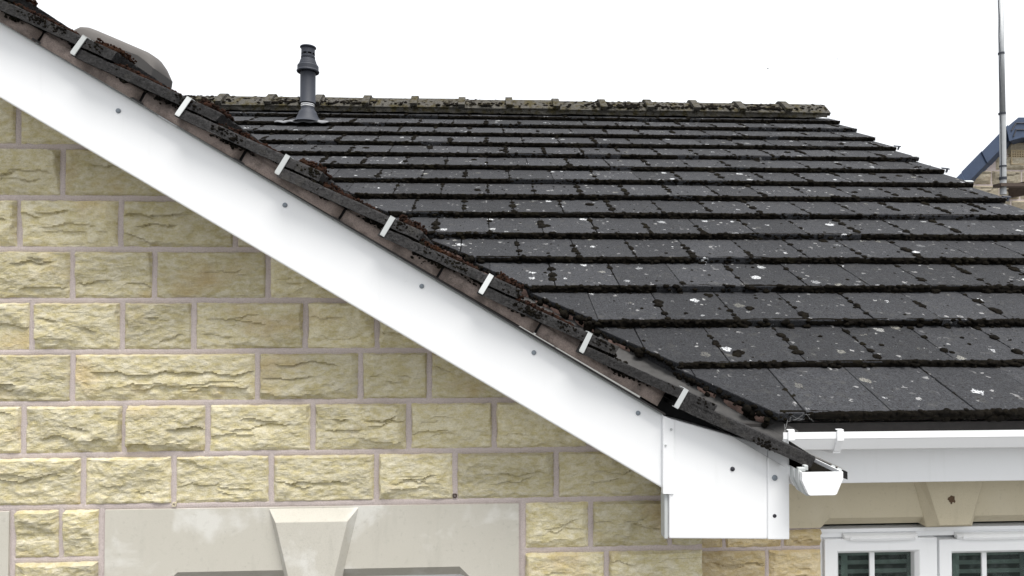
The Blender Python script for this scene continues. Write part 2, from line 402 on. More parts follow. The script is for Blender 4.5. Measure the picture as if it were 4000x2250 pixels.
def stone(name, x0, x1, z0, z1, yface, mat, parent, seed, res=0.0042, B=None):
    X, Z, Hh, nx, ny = rock(x1 - x0, z1 - z0, seed, res, B)
    n = (nx + 1) * (ny + 1)
    V = np.stack([x0 + X, yface - Hh, z0 + Z], 2).reshape(-1, 3)
    if yface == YW:
        V[:, 2] = np.minimum(V[:, 2], np.maximum(z0 + 0.0005, gpt(0, -0.16, YW).z + (G0.x - V[:, 0]) * math.tan(GP)))
    idx = np.arange(n).reshape(ny + 1, nx + 1)
    q = np.stack([idx[:-1, :-1], idx[:-1, 1:], idx[1:, 1:], idx[1:, :-1]], 2).reshape(-1, 4)
    border = list(idx[0, :]) + list(idx[1:, -1]) + list(idx[-1, -2::-1]) + list(idx[-2:0, 0])
    sk = V[border].copy(); sk[:, 1] = yface + 0.02
    V = np.vstack([V, sk]); nb = len(border)
    fs = [tuple(f) for f in q] + [(border[(i+1) % nb], border[i], n + i, n + (i+1) % nb) for i in range(nb)]
    o = mesh_obj(name, V, fs, mat, parent)
    return o
def zcap(x):                       # nothing of the gable wall rises above the roof line
    return (gpt(0, -0.16, YW) + E_S * ((G0.x - x) / math.cos(GP))).z if x < G0.x + 0.2 else 9.0
def joint(mb, p, q, wd, seed, yf, bulge=0.0022):
    """raised rounded pointing from p to q (x,z)"""
    p, q = Vector((p[0], 0, p[1])), Vector((q[0], 0, q[1]))
    L = (q - p).length; n = max(2, int(L / 0.012)); d = (q - p) / L; t = Vector((-d.z, 0, d.x))
    prof = [(-0.5, -0.003), (-0.42, 0.3), (-0.2, 0.85), (0.1, 1), (0.35, 0.6), (0.5, -0.003)]
    vs = []; fs = []
    for i in range(n + 1):
        s = i / n
        wv = wd * (1 + 0.22 * float(fbm(np.array([s * L * 30]), np.array([1.0]), seed, 3)[0]))
        of = 0.004 * float(fbm(np.array([s * L * 14]), np.array([5.0]), seed + 9, 2)[0])
        for a, b in prof:
            c = p + d * (s * L) + t * (a * wv + of); vs.append((c.x, yf - b * bulge, min(c.z, zcap(c.x)) if yf == YW else c.z))
    m = len(prof)
    for i in range(n):
        for j in range(m - 1):
            fs.append((i*m+j, i*m+j+1, (i+1)*m+j+1, (i+1)*m+j))
    mb.add(vs, fs)

# --- gable wall
CH, ZB = 0.15 * YW / 1.93, -0.6028 * YW / 1.93
XC = at(2741, 2000, YW).x                         # right-hand corner of the gable
JW = 0.0165
def px(u, v=None): return at(u * 1.5528, (v or 1000) * 1.5528, YW).x
courses = {7: [-560, -200, 38, 330], 6: [-330, -90, 152, 470], 5: [-470, -190, 45, 300, 590, 800], 4: [-250, -40, 180, 387, 673, 905],
           3: [-400, -150, 80, 307, 487, 768, 948, 1180], 2: [-300, -60, 183, 648, 907, 1080, 1340],
           1: [-420, -180, 62, 315, 524, 788, 1029, 1243, 1480], 0: [-280, -40, 213, 440, 684, 948, 1145, 1399, 1668],
           8: [-620, -330, -90, 150], 9: [-700, -450, -200, 30]}
wallmb = MB()
ZL0 = at(1900, 2265, YW - 0.012).z                # underside of the gable lintel
# wall body (mortar face): gable outline under the roof, down to the ground
zt = lambda x: (gpt(0, -0.12, YW) + E_S * ((G0.x - x) / math.cos(GP))).z
XAP = valley_x(YE + 14.75 * GC)                   # gable apex
XL = 2 * XAP - XC
wx0, wx1 = at(640, 2237, YW).x, at(1846, 2237, YW).x
poly = [Vector((XL, YW, ZL0)), Vector((wx0, YW, ZL0)), Vector((wx0, YW, ZL0 + 0.08)), Vector((wx1, YW, ZL0 + 0.08)), Vector((wx1, YW, ZL0)), Vector((XC, YW, ZL0)), Vector((XC, YW, zt(XC) - 0.02)), Vector((XAP, YW, zt(XAP))), Vector((XL, YW, zt(XC) - 0.02))]
wd = Vector((0, YM + 0.3 - YW, 0))
wallmb.prism(poly, wd)
wallmb.box((wx1, YW, GROUND), (XC, YM + 0.3, ZL0)); wallmb.box((XL, YW, GROUND), (wx0, YM + 0.3, ZL0)); wallmb.box((wx0, YW, GROUND), (wx1, YM + 0.3, ZL0 - 1.0))
stones = []
def lim(k): return ZB + k * CH
SPEC = []
for k, js in sorted(courses.items()):
    xs = [px(j) for j in js]
    z0, z1 = lim(k), lim(k + 1)
    ends = xs + [min(XC, xs[-1] + 0.30)]
    if k == 0: ends = xs + [XC]
    for i in range(len(ends) - 1):
        a, b = ends[i], ends[i+1]
        if b - a < 0.03: continue
        # hidden above the bargeboard
        if z0 + JW/2 > zcap(a) - 0.01: continue
        SPEC.append((a + JW/2, b - (JW/2 if b < XC else 0), z0 + JW/2, z1 - JW/2))
        joint(wallmb, (a, z0), (a, z1), JW * 1.15, 100 + k * 13 + i, YW)
    joint(wallmb, (xs[0] - 0.05, z0), (ends[-1], z0), JW * 1.15, 500 + k, YW)
# courses below, beside the lintels
LX0, LX1 = px(262, 1300), px(1308, 1300)
def sub(k, cells, joints):
    z0, z1 = lim(k), lim(k + 1)
    for a, b in cells: SPEC.append((a + JW/2, b - (JW/2 if b < XC - 1e-4 else 0), z0 + JW/2, z1 - JW/2))
    for j, x in enumerate(joints): joint(wallmb, (x, z0), (x, z1), JW * 1.15, 900 + 10 * k + j, YW)
pL, pA, pB = px(34, 1300), px(156, 1300), px(256, 1300)
pC, pD = px(1316, 1300), px(1485, 1300)
sub(-1, [(pL, pA), (pA, pB), (pC, pD), (pD, px(1683)), (px(1683), XC)], [pL, pA, pB, pC, pD, px(1683)])
pE = px(1526, 1420)
sub(-2, [(pL, pB), (pC, pE), (pE, XC)], [pL, pB, pC, pE])
sub(-3, [(pL, pA), (pA, pB), (pC, pD), (pD, XC)], [pL, pA, pB, pC, pD])
joint(wallmb, (pL, lim(-1)), (pB, lim(-1)), JW * 1.15, 801, YW)
joint(wallmb, (pC, lim(-1)), (XC, lim(-1)), JW * 1.15, 802, YW)
joint(wallmb, (pL, lim(-2)), (pB, lim(-2)), JW * 1.15, 803, YW)
joint(wallmb, (pC, lim(-2)), (XC, lim(-2)), JW * 1.15, 804, YW)
gable_wall = wallmb.build('gable_wall', M_MORTAR, house, fix=False)
for i, (a, b, c, d) in enumerate(SPEC):
    stone('stone', a, b, c, d, YW, M_STONE, gable_wall, 40 + i)

# --- lintel with stopped chamfer and raised keystone
def lintel(name, x0, x1, zb, zt_, yf, xs0, xs1, c, mat, parent):
    m = MB(); D = 0.09; y1 = yf + D
    fr = [(x0,zb),(xs0,zb),(xs0+c,zb+c),(xs1-c,zb+c),(xs1,zb),(x1,zb),(x1,zt_),(x0,zt_)]
    vs = [Vector((x, yf, z)) for x, z in fr]
    m.add(vs, [tuple(range(8))])
    m.add([(xs0,yf,zb),(xs0+c,yf,zb+c),(xs0+c,yf+c,zb)], [(0,1,2)])
    m.add([(xs1,yf,zb),(xs1-c,yf,zb+c),(xs1-c,yf+c,zb)], [(0,2,1)])
    m.add([(xs0+c,yf,zb+c),(xs1-c,yf,zb+c),(xs1-c,yf+c,zb),(xs0+c,yf+c,zb)], [(0,3,2,1)])
    m.add([(x0,yf,zb),(x0,y1,zb),(xs0,y1,zb),(xs0,yf,zb)], [(0,1,2,3)])
    m.add([(xs1,yf,zb),(xs1,y1,zb),(x1,y1,zb),(x1,yf,zb)], [(0,1,2,3)])
    m.add([(xs0,yf,zb),(xs0+c,yf+c,zb),(xs0+c,y1,zb),(xs0,y1,zb)], [(0,1,2,3)])
    m.add([(xs1-c,yf+c,zb),(xs1,yf,zb),(xs1,y1,zb),(xs1-c,y1,zb)], [(0,1,2,3)])
    m.add([(xs0+c,yf+c,zb),(xs1-c,yf+c,zb),(xs1-c,y1,zb),(xs0+c,y1,zb)], [(0,1,2,3)])
    m.add([(x0,yf,zt_),(x1,yf,zt_),(x1,y1,zt_),(x0,y1,zt_)], [(0,1,2,3)])
    m.add([(x0,yf,zb),(x0,yf,zt_),(x0,y1,zt_),(x0,y1,zb)], [(0,1,2,3)])
    m.add([(x1,yf,zb),(x1,yf,zt_),(x1,y1,zt_),(x1,y1,zb)], [(0,3,2,1)])
    return m.build(name, mat, parent, fix=False)
def keystone(cx, wt, wb, it, ib, zb, zt_, ins_t, ins_b, yf, h, mat, parent):
    m = MB()
    o = [(cx-wb/2, yf, zb), (cx+wb/2, yf, zb), (cx+wt/2, yf, zt_), (cx-wt/2, yf, zt_)]
    i = [(cx-ib/2, yf-h, zb+ins_b), (cx+ib/2, yf-h, zb+ins_b), (cx+it/2, yf-h, zt_-ins_t), (cx-it/2, yf-h, zt_-ins_t)]
    bk = [(x, yf+0.05, z) for x, y, z in o]
    m.add(o + i + bk, [(4,5,6,7),(0,1,5,4),(1,2,6,5),(2,3,7,6),(3,0,4,7),(1,0,8,9),(2,1,9,10),(3,2,10,11),(0,3,11,8)])
    return m.build('keystone', mat, parent, bevel=0.0015)
YLF = YW - 0.006
ZLT = lim(0) - JW * 0.55
zlb = ZL0
xs0, xs1 = at(640, 2237, YLF).x, at(1846, 2237, YLF).x
lin = lintel('lintel', LX0 + 0.006, LX1 - 0.004, zlb, ZLT, YLF, xs0, xs1, 0.040, M_LINTEL, house)
joint_l = MB()
kc = at(1226, 2100, YLF).x
pxm = YLF / F
keystone(kc, 338 * pxm, 205 * pxm, 268 * pxm, 158 * pxm, zlb - 0.004, ZLT - 0.004, 0.032, 0.012, YLF - 0.001, 0.028, M_LINTEL, lin)
# a second cast lintel just enters at the left
lx = px(26, 1300)
lin2 = lintel('lintel', lx - 0.9, lx, zlb, ZLT, YLF, lx - 0.8, lx - 0.12, 0.030, M_LINTEL, house)
# weep vents
for u, v in ((1777, 1935), (683, 1969)):
    p = at(u, v, YW); m = MB()
    ro, ri, d = 0.0066, 0.0036, 0.006
    vs = []; n = 12
    for r_, yy in ((ro, YW + 0.004), (ro, YW - d), (ri, YW - d), (ri, YW + 0.01)):
        for i in range(n):
            t = 2 * PI * i / n; k = 1.0 if r_ == ri else min(1.35, 1 / max(abs(math.cos(t)), abs(math.sin(t))))
            vs.append((p.x + r_ * k * math.cos(t), yy, p.z + r_ * k * math.sin(t)))
    fs = [(a*n+i, a*n+(i+1) % n, (a+1)*n+(i+1) % n, (a+1)*n+i) for a in range(3) for i in range(n)] + [tuple(range(3*n, 4*n))]
    m.add(vs, fs); m.build('weep_vent', M_BRACKET if u > 1000 else M_LINTEL2, house)
# window under the gable lintel (only its head shows)
gw = MB(); zt0 = zlb - 0.001
gw.box((xs0, YW + 0.07, zt0 - 0.06), (xs1, YW + 0.12, zt0 + 0.028)); gw.box((xs0, YW + 0.07, zt0 - 1.0), (xs0 + 0.06, YW + 0.12, zt0 - 0.061))
gw.box((xs1 - 0.06, YW + 0.07, zt0 - 1.0), (xs1, YW + 0.12, zt0 - 0.061)); gw.box((kc - 0.035, YW + 0.07, zt0 - 1.0), (kc + 0.035, YW + 0.12, zt0 - 0.061))
gwo = gw.build('window', M_PVC, house, bevel=0.003)
m = MB(); m.box((xs0 + 0.06, YW + 0.09, zt0 - 1.0), (xs1 - 0.06, YW + 0.10, zt0 - 0.061)); m.build('pane', M_GLASS, gwo)

# --- window wall behind
mw = MB(); XR = XVERGE - 0.1
mw.box((XC - 0.02, YM, GROUND), (at(3203, 2100, YM).x, YM + 0.25, -0.45))
mw.box((at(3203, 2100, YM).x, YM, -0.74), (XR, YM + 0.25, -0.45))
WZB = at(3500, 2062, YM).z - 1.05
mw.box((at(3203, 2100, YM).x, YM, GROUND), (XR, YM + 0.25, WZB))
XWR = at(4420, 2100, YM).x
mw.box((XWR, YM, WZB), (XR, YM + 0.25, -0.74))
XWL = at(3203, 2100, YM).x
c8 = lambda x, y: (2500 + x / 1.7173, 1462 + y / 1.7173)
def mx_(x, y): return at(*c8(x, y), YM).x
ZM2 = at(*c8(600, 1172), YM).z
ZMLB = at(*c8(1100, 1030), YM - 0.008).z
mcells = [(ZM2 + 0.007, ZMLB - 0.008, [(XC + 0.004, mx_(562, 1130)), (mx_(562, 1130), mx_(955, 1130)), (mx_(955, 1130), XWL + 0.007)]),
          (ZM2 - 0.15 + 0.007, ZM2 - 0.007, [(XC + 0.004, mx_(850, 1300)), (mx_(850, 1300), XWL + 0.007)]),
          (ZM2 - 0.30 + 0.007, ZM2 - 0.15 - 0.007, [(XC + 0.004, mx_(620, 1300)), (mx_(620, 1300), XWL + 0.007)])]
joint(mw, (XC, ZM2), (XWL, ZM2), 0.016, 61, YM); joint(mw, (XC, ZM2 - 0.15), (XWL, ZM2 - 0.15), 0.016, 62, YM)
for q, (za, zb_, cells) in enumerate(mcells):
    for a, b in cells[1:]: joint(mw, (a, za - 0.007), (a, zb_ + 0.007), 0.016, 63 + q, YM)
main_wall = mw.build('window_wall', M_MORTAR, house, fix=False)
sid = 400
for za, zb_, cells in mcells:
    for a, b in cells:
        stone('stone', a + 0.007, b - 0.007, za, zb_, YM, M_STONE2, main_wall, sid, 0.005); sid += 1
YL2 = YM - 0.010
ZL2T = -0.60
l2 = lintel('lintel', XC + 0.005, XR - 0.3, ZMLB, ZL2T, YL2, at(3205, 2060, YL2).x, at(4420, 2060, YL2).x, 0.034, M_LINTEL2, house)
kc2 = at(3707, 2050, YL2).x; pm = YL2 / F
keystone(kc2, 330 * pm, 190 * pm, 255 * pm, 124 * pm, ZMLB - 0.004, ZL2T - 0.006, 0.03, 0.016, YL2 - 0.001, 0.030, M_LINTEL2, l2)
# chipped hole in the keystone
hp = at(*c8(2088, 840), YL2 - 0.031); m = MB()
vs = [(hp.x, hp.y - 0.0004, hp.z)]
for i in range(18):
    t = 2*PI*i/18; r_ = 0.0135 * RNG.uniform(0.65, 1.25); vs.append((hp.x + r_*math.cos(t), hp.y - 0.0008, hp.z + r_*1.15*math.sin(t)))
m.add(vs, [(0, i+1, (i+1) % 18 + 1) for i in range(18)])
hole = m.build('chipped_hole', plain('brown_chip', (0.09, 0.055, 0.03), 0.95, 0, 0.7, 160), l2)

# --- window
YF = YM + 0.035
win = bpy.data.objects.new('window', None); COL.objects.link(win); par(win, house); win.empty_display_size = 0.1
win.matrix_parent_inverse = Matrix.Translation(-house.location)
def rect(mb, u0, v0, u1, v1, y0, y1, zlow=None):
    a = at(u0, v1, YF); b = at(u1, v0, YF)
    mb.box((a.x, y0, zlow if zlow is not None else a.z), (b.x, y1, b.z))
ZS = WZB
m = MB(); rect(m, 3203, 2060, 4420, 2101, YF, YF + 0.06)
rect(m, 3203, 2101.5, 3213, 2200, YF, YF + 0.06, ZS); rect(m, 3649, 2101.5, 3660, 2200, YF + 0.004, YF + 0.06, ZS)
rect(m, 4100, 2101.5, 4420, 2200, YF, YF + 0.06, ZS)
m.build('frame', M_PVC, win, bevel=0.002)
for (ul, gl, gr, ur, bl, br_) in ((3213, 3274, 3571, 3650, 3404, 3424), (3659, 3718, 4020, 4098, 3845, 3864)):
    m = MB(); y0, y1 = YF - 0.014, YF + 0.045
    A = at(ul, 2103, YF); Bq = at(ur, 2103, YF); gA = at(gl, 2161, YF); gB = at(gr, 2161, YF)
    zb2 = ZS + 0.005; gz = ZS + 0.06
    o_ = [(A.x, zb2), (Bq.x, zb2), (Bq.x, A.z), (A.x, A.z)]
    i_ = [(gA.x, gz), (gB.x, gz), (gB.x, gA.z), (gA.x, gA.z)]
    e = 0.012
    i2 = [(gA.x - e, gz - e), (gB.x + e, gz - e), (gB.x + e, gA.z + e), (gA.x - e, gA.z + e)]
    vs = [(x, y0, z) for x, z in o_] + [(x, y0, z) for x, z in i2] + [(x, y0 + 0.014, z) for x, z in i_] + [(x, y1, z) for x, z in o_] + [(x, y1, z) for x, z in i_]
    fs = []
    for i in range(4):
        j = (i + 1) % 4
        fs += [(i, j, 4+j, 4+i), (4+i, 4+j, 8+j, 8+i), (8+i, 8+j, 16+j, 16+i), (j, i, 12+i, 12+j), (12+i, 16+i, 16+j, 12+j)]
    m.add(vs, fs); s_ = m.build('sash', M_PVC, win, bevel=0.0025)
    m = MB(); m.box((gA.x + 0.0005, YF + 0.02, gz), (gB.x - 0.0005, YF + 0.026, gA.z)); m.build('pane', M_GLASS, s_)
    m = MB(); a = at(bl, 2161, YF).x; b = at(br_, 2161, YF).x
    m.box((a, YF + 0.012, gz), (b, YF + 0.019, gA.z)); m.build('glazing_bar', M_PVC, s_, bevel=0.002)
    m = MB()
    for j in range(6):                                        # mitre lines are real saw cuts
        pass
    for j in range(26):
        z = gA.z - 0.012 - j * 0.034
        if z < gz: break
        m.add([(gA.x - 0.03, YF + 0.045, z), (gB.x + 0.03, YF + 0.045, z), (gB.x + 0.03, YF + 0.052, z - 0.019), (gA.x - 0.03, YF + 0.052, z - 0.019)], [(0, 1, 2, 3)])
    m.add([(gA.x + 0.035, YF + 0.042, gz), (gA.x + 0.06, YF + 0.042, gz), (gA.x + 0.06, YF + 0.042, gA.z), (gA.x + 0.035, YF + 0.042, gA.z)], [(0, 1, 2, 3)])
    m.build('blind', M_BLIND, win, fix=False)
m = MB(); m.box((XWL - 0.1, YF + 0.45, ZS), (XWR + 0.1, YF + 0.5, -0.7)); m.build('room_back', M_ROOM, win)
for (u0, u1, v0, v1) in ((3289, 3574, 2076, 2103), (3727, 4012, 2072, 2099)):
    a = at(u0, v1, YF); b = at(u1, v0, YF); n = 16; m = MB(); sect = []
    for i in range(n + 1):
        t = i / n; x = a.x + (b.x - a.x) * t; bow = 0.003 * (1 - (2*t - 1)**2)
        e = min(1, min(t, 1 - t) * 14)
        sect.append([(x, YF - 0.001, a.z + 0.001), (x, YF - 0.014 - 0.010 * e, a.z - bow), (x, YF - 0.017 - 0.010 * e, a.z + 0.010 - bow),
                     (x, YF - 0.012 - 0.006 * e, b.z - 0.004 - bow * 0.6), (x, YF - 0.001, b.z)])
    vs = [v for s in sect for v in s]; fs = [(i*5+j, (i+1)*5+j, (i+1)*5+j+1, i*5+j+1) for i in range(n) for j in range(4)]
    fs += [(0, 1, 2, 3, 4), tuple(n*5 + q for q in (4, 3, 2, 1, 0))]
    m.add(vs, fs); tv = m.build('trickle_vent', M_PVC, win, bevel=0.0008)
    for f_ in (0.07, 0.95):
        m = MB(); c = Vector((a.x + (b.x - a.x) * f_, YF - 0.0262, a.z + 0.009)); m.tube(c, c + Vector((0, -0.001, 0)), 0.0055, n=14)
        m.build('screw_cap', M_PVC, tv)
m = MB(); rect(m, 3200, 2058, 4420, 2066, YF - 0.004, YF + 0.03); m.build('head_seal', M_PVC, win)

# --- bargeboard
def poly_board(name, pts, Y, depth, mat, parent, bevel=0.004):
    m = MB(); m.prism([at(u, v, Y) for u, v in pts], (0, depth, 0)); return m.build(name, mat, parent, bevel=bevel, seg=3)
lt = lambda u: 84 + 0.5940 * u; lb = lambda u: 383 + 0.5895 * u
apu = 2000 + F * ((Vector((XAP, YB, 0)).dot(RGT)) / Vector((XAP, YB, 0)).dot(FWD))
board = poly_board('bargeboard', [(2589, lt(2589)), (apu, lt(apu)), (apu, lb(apu)), (2589, lb(2589))], YB, 0.022, M_PVC, house, 0.007)
m = MB(); pa = [at(2589, lt(2589) - 1, YB - 0.003), at(apu, lt(apu) - 1, YB - 0.003), at(apu, lt(apu) - 6, YB - 0.003), at(2589, lt(2589) - 6, YB - 0.003)]
m.prism(pa, (0, 0.02, 0)); m.build('board_lip', M_CLIP, board)
m = MB()
yu = YB - 0.028
pa = [at(2600, lt(2600) - 4, yu), at(apu, lt(apu) - 4, yu), at(apu, lt(apu) - 13, yu), at(2600, lt(2600) - 13, yu)]
m.prism(pa, (0, 0.07, 0)); m.build('undercloak', M_UNDER, house)
m = MB()                                                     # soffit closing the overhang behind the board
a = at(2589, lb(2589) - 6, YB); b = at(apu, lb(apu) - 6, YB)
m.add([(a.x, YB + 0.021, a.z), (b.x, YB + 0.021, b.z), (b.x, YW + 0.01, b.z), (a.x, YW + 0.01, a.z)], [(0, 1, 2, 3)])
m.build('soffit', M_PVC, house, fix=False)
def cap(u, v, Y, r, mat, parent, name='screw_cap', h=0.004):
    c = at(u, v, Y); m = MB(); n = 18; vs = []; prof = [(r, 0.0008), (r, -h * 0.5), (r * 0.72, -h * 0.9), (0.0001, -h)]
    for rr, yy in prof:
        for i in range(n):
            t = 2*PI*i/n; vs.append((c.x + rr*math.cos(t), Y + yy, c.z + rr*math.sin(t)))
    m.add(vs, [(k*n+i, k*n+(i+1) % n, (k+1)*n+(i+1) % n, (k+1)*n+i) for k in range(3) for i in range(n)])
    return m.build(name, mat, parent, smooth=True)
for x, y in ((298, 279), (717, 516), (1061, 720), (1343, 887), (1605, 1039), (-90, 60)):
    cap(x * 1.5528, y * 1.5528, YB, 0.0068, M_SCREW, board)

# --- boxed eaves end
YX = YB - 0.008
box = poly_board('eaves_box', [c8(205, 296), c8(856, 478), c8(856, 1108), c8(196, 1104), c8(196, 800)], YX, 0.05, M_PVC, house, 0.006)
poly_board('corner_panel', [c8(857.5, 480), c8(1003, 532), c8(1004, 1110), c8(857.5, 1110)], YX - 0.002, 0.05, M_PVC, box, 0.004)
poly_board('cover_strip', [c8(155, 276), c8(231, 308), c8(229, 805), c8(155, 805)], YX - 0.004, 0.02, M_PVC, box, 0.002)
pt = at(*c8(1000, 1100), YX); pt2 = at(*c8(1000, 560), YX)
XEF = pt.x                                                    # face of the gable's side fascia
m = MB(); m.box((XC + 0.002, YX + 0.05, pt.z + 0.004), (XEF - 0.002, YM + 0.01, pt2.z - 0.06)); m.build('side_soffit_box', M_PVC, box)
m = MB(); m.box((at(*c8(168, 1000), YX).x, YX + 0.006, pt.z + 0.002), (at(*c8(196, 1000), YX).x - 0.001, YX + 0.045, at(*c8(196, 812), YX).z)); m.build('return_strip', M_CLIP, box, bevel=0.003)
cap(*c8(620, 635), YX, 0.0065, M_SCREWD, box); cap(*c8(903, 694), YX - 0.002, 0.0080, M_SCREW, box)
cap(*c8(903, 950), YX - 0.002, 0.0056, M_SCREWD, box, 'screw_hole', 0.001)
cap(*c8(209, 369), YX - 0.004, 0.0034, M_CLIP, box, 'pin'); cap(*c8(172, 475), YX - 0.004, 0.0030, M_CLIP, box, 'pin')

# --- main fascia, soffit and eaves filler
YFA = 2.165
zfb = at(3600, 1884, YFA).z
fa = MB(); fa.box((XEF - 0.01, YFA, zfb), (XR, YFA + 0.02, -0.475)); fas = fa.build('fascia', M_PVC, house, bevel=0.005, seg=3)
m = MB(); m.box((XEF - 0.01, YFA + 0.021, zfb + 0.012), (XR, YM + 0.02, zfb + 0.02)); m.build('soffit', M_PVC, house)
m = MB(); m.box((XEF - 0.2, YE + 0.035, -0.50), (XR, YE + 0.06, -0.425)); m.build('eaves_dark_fill', M_FELT, house)

# --- gutters
def gut_prof():     # (out, z): outer face of the section from the back lip round to the front lip, 0 = back
    return [(0.0, 0.0), (0.0, -0.024), (0.017, -0.060), (0.022, -0.0635), (0.092, -0.0635), (0.097, -0.060), (0.113, -0.024), (0.115, -0.021), (0.115, 0.0)]
def gutter(name, p0, p1, out, parent):
    p0, p1, out = Vector(p0), Vector(p1), Vector(out)
    pr = gut_prof(); n = len(pr); t = 0.0025
    cx = 0.0575
    inner = [(cx + (a - cx) * 0.955, z + (0.0 if z > -0.01 else t)) for a, z in pr]
    loop = pr + inner[::-1]
    vs = [p + out * a + Vector((0, 0, z)) for p in (p0, p1) for a, z in loop]
    k = len(loop); m = MB()
    m.add(vs, [(i, (i+1) % k, (i+1) % k + k, i + k) for i in range(k)])
    for b in (0, k):
        m.add([vs[b+i] for i in range(k)], [(i, i+1, k-2-i, k-1-i) for i in range(n-1)])
    return m.build(name, M_PVC, parent)
ZGM = at(3700, 1683, YFA - 0.118).z
XGM = at(3050, 1700, YFA - 0.1).x
gmain = gutter('gutter', (XGM, YFA - 0.003, ZGM), (XR, YFA - 0.003, ZGM), (0, -1, 0), house)
def band(name, x0, x1, yb, zg, parent, grow=0.004, mat=M_PVC):
    pr = gut_prof(); cx = 0.0575; m = MB()
    def sc(a, z): return (cx + (a - cx) * (1 + grow / 0.0575), z - grow if z < -0.001 else z + 0.006)
    o = [sc(a, z) for a, z in pr]; o = [(o[0][0], 0.006)] + o[1:-1] + [(o[-1][0], 0.006)]
    i_ = [(a, z) for a, z in pr]
    n = len(o); vs = []
    for x in (x0, x1):
        vs += [(x, yb - a, zg + z) for a, z in o]
    for x in (x0, x1):
        vs += [(x, yb - a * 0.98 - 0.001, zg + z * 0.97 + 0.001) for a, z in i_]
    fs = [(i, i+1, n+i+1, n+i) for i in range(n-1)] + [(i, 2*n+i, 2*n+i+1, i+1) for i in range(n-1)] + [(n+i, n+i+1, 3*n+i+1, 3*n+i) for i in range(n-1)]
    fs += [(n-1, 2*n-1, 4*n-1, 3*n-1), (2*n+0, 3*n, n, 0)]
    # lip over the front edge
    m.add(vs, fs)
    m.box((x0, yb - o[-1][0], zg + 0.0062), (x1, yb - o[-1][0] + 0.014, zg + 0.009))
    return m.build(name, mat, parent, bevel=0.0008)
band('bracket', at(*c8(1309, 440), YFA - 0.11).x, at(*c8(1352, 440), YFA - 0.11).x, YFA - 0.003, ZGM, gmain, 0.006)
band('union_clip', at(*c8(984, 440), YFA - 0.11).x + 0.0, at(*c8(1027, 440), YFA - 0.11).x, YFA - 0.003, ZGM, gmain, 0.004)
for x in (2.35, 3.2): band('bracket', x, x + 0.035, YFA - 0.003, ZGM, gmain, 0.006)
m = MB(); bx_ = at(*c8(1330, 440), YFA - 0.11).x                # bracket arm back to the fascia
m.add([(bx_ - 0.012, YFA, ZGM - 0.062), (bx_ + 0.012, YFA, ZGM - 0.062), (bx_ + 0.012, YFA - 0.10, ZGM - 0.069), (bx_ - 0.012, YFA - 0.10, ZGM - 0.069),
       (bx_ - 0.012, YFA, ZGM - 0.085), (bx_ + 0.012, YFA, ZGM - 0.085), (bx_ + 0.012, YFA - 0.10, ZGM - 0.073), (bx_ - 0.012, YFA - 0.10, ZGM - 0.073)],
      [(0,1,2,3),(4,7,6,5),(0,4,5,1),(1,5,6,2),(2,6,7,3),(3,7,4,0)]); m.build('bracket_arm', M_PVC, gmain)
# gutter of the gable's own eaves, seen end on
YGE = 1.715
ZGG = at(*c8(1240, 656), YGE).z
XG = at(*c8(1088, 700), YGE).x
gside = gutter('gutter', (XG, YGE + 0.004, ZGG), (XG, YFA - 0.12, ZGG), (1, 0, 0), house)
m = MB(); m.prism([Vector((XG + a + (0.0 if 0.03 < a < 0.09 else 0.0), YGE, ZGG + z)) for a, z in gut_prof()], (0, 0.0035, 0)); m.build('end_cap', M_PVC, gside, bevel=0.001)
def rim(y0, y1, grow, mat, name, parent):
    m = MB(); pr = gut_prof(); cx = 0.0575
    o = [(cx + (a - cx) * (1 + grow / 0.0575), z - grow if z < -0.001 else z + 0.004) for a, z in pr]
    n = len(pr); vs = [(XG + a, y, ZGG + z) for y in (y0, y1) for a, z in o] + [(XG + a, y, ZGG + z) for y in (y0, y1) for a, z in pr]
    fs = [(i, i+1, n+i+1, n+i) for i in range(n-1)] + [(i, 2*n+i, 2*n+i+1, i+1) for i in range(n-1)] + [(n+i, n+i+1, 3*n+i+1, 3*n+i) for i in range(n-1)]
    fs += [(n-1, 2*n-1, 4*n-1, 3*n-1), (2*n, 3*n, n, 0)]
    m.add(vs, fs); return m.build(name, mat, parent)
m = MB(); m.box((XG + 0.007, YGE + 0.006, ZGG - 0.021), (XG + 0.108, YFA - 0.13, ZGG - 0.009)); m.build('gutter_shade', M_MOSS, gside)  # dark slab standing in for the shadow inside the white gutter
rim(YGE + 0.014, YGE + 0.032, 0.0045, M_CLIP, 'end_cap_rim', gside); rim(YGE + 0.045, YGE + 0.062, 0.004, M_CLIP, 'union_clip', gside)
m = MB(); c = Vector((XG + 0.004, YGE + 0.02, ZGG)); m.box((c.x - 0.006, c.y - 0.004, c.z - 0.003), (c.x + 0.014, c.y + 0.008, c.z + 0.008))
m.box((c.x + 0.015, c.y + 0.004, c.z - 0.002), (c.x + 0.026, c.y + 0.018, c.z + 0.012)); m.build('lip_clip', M_CLIP, gside, bevel=0.002)

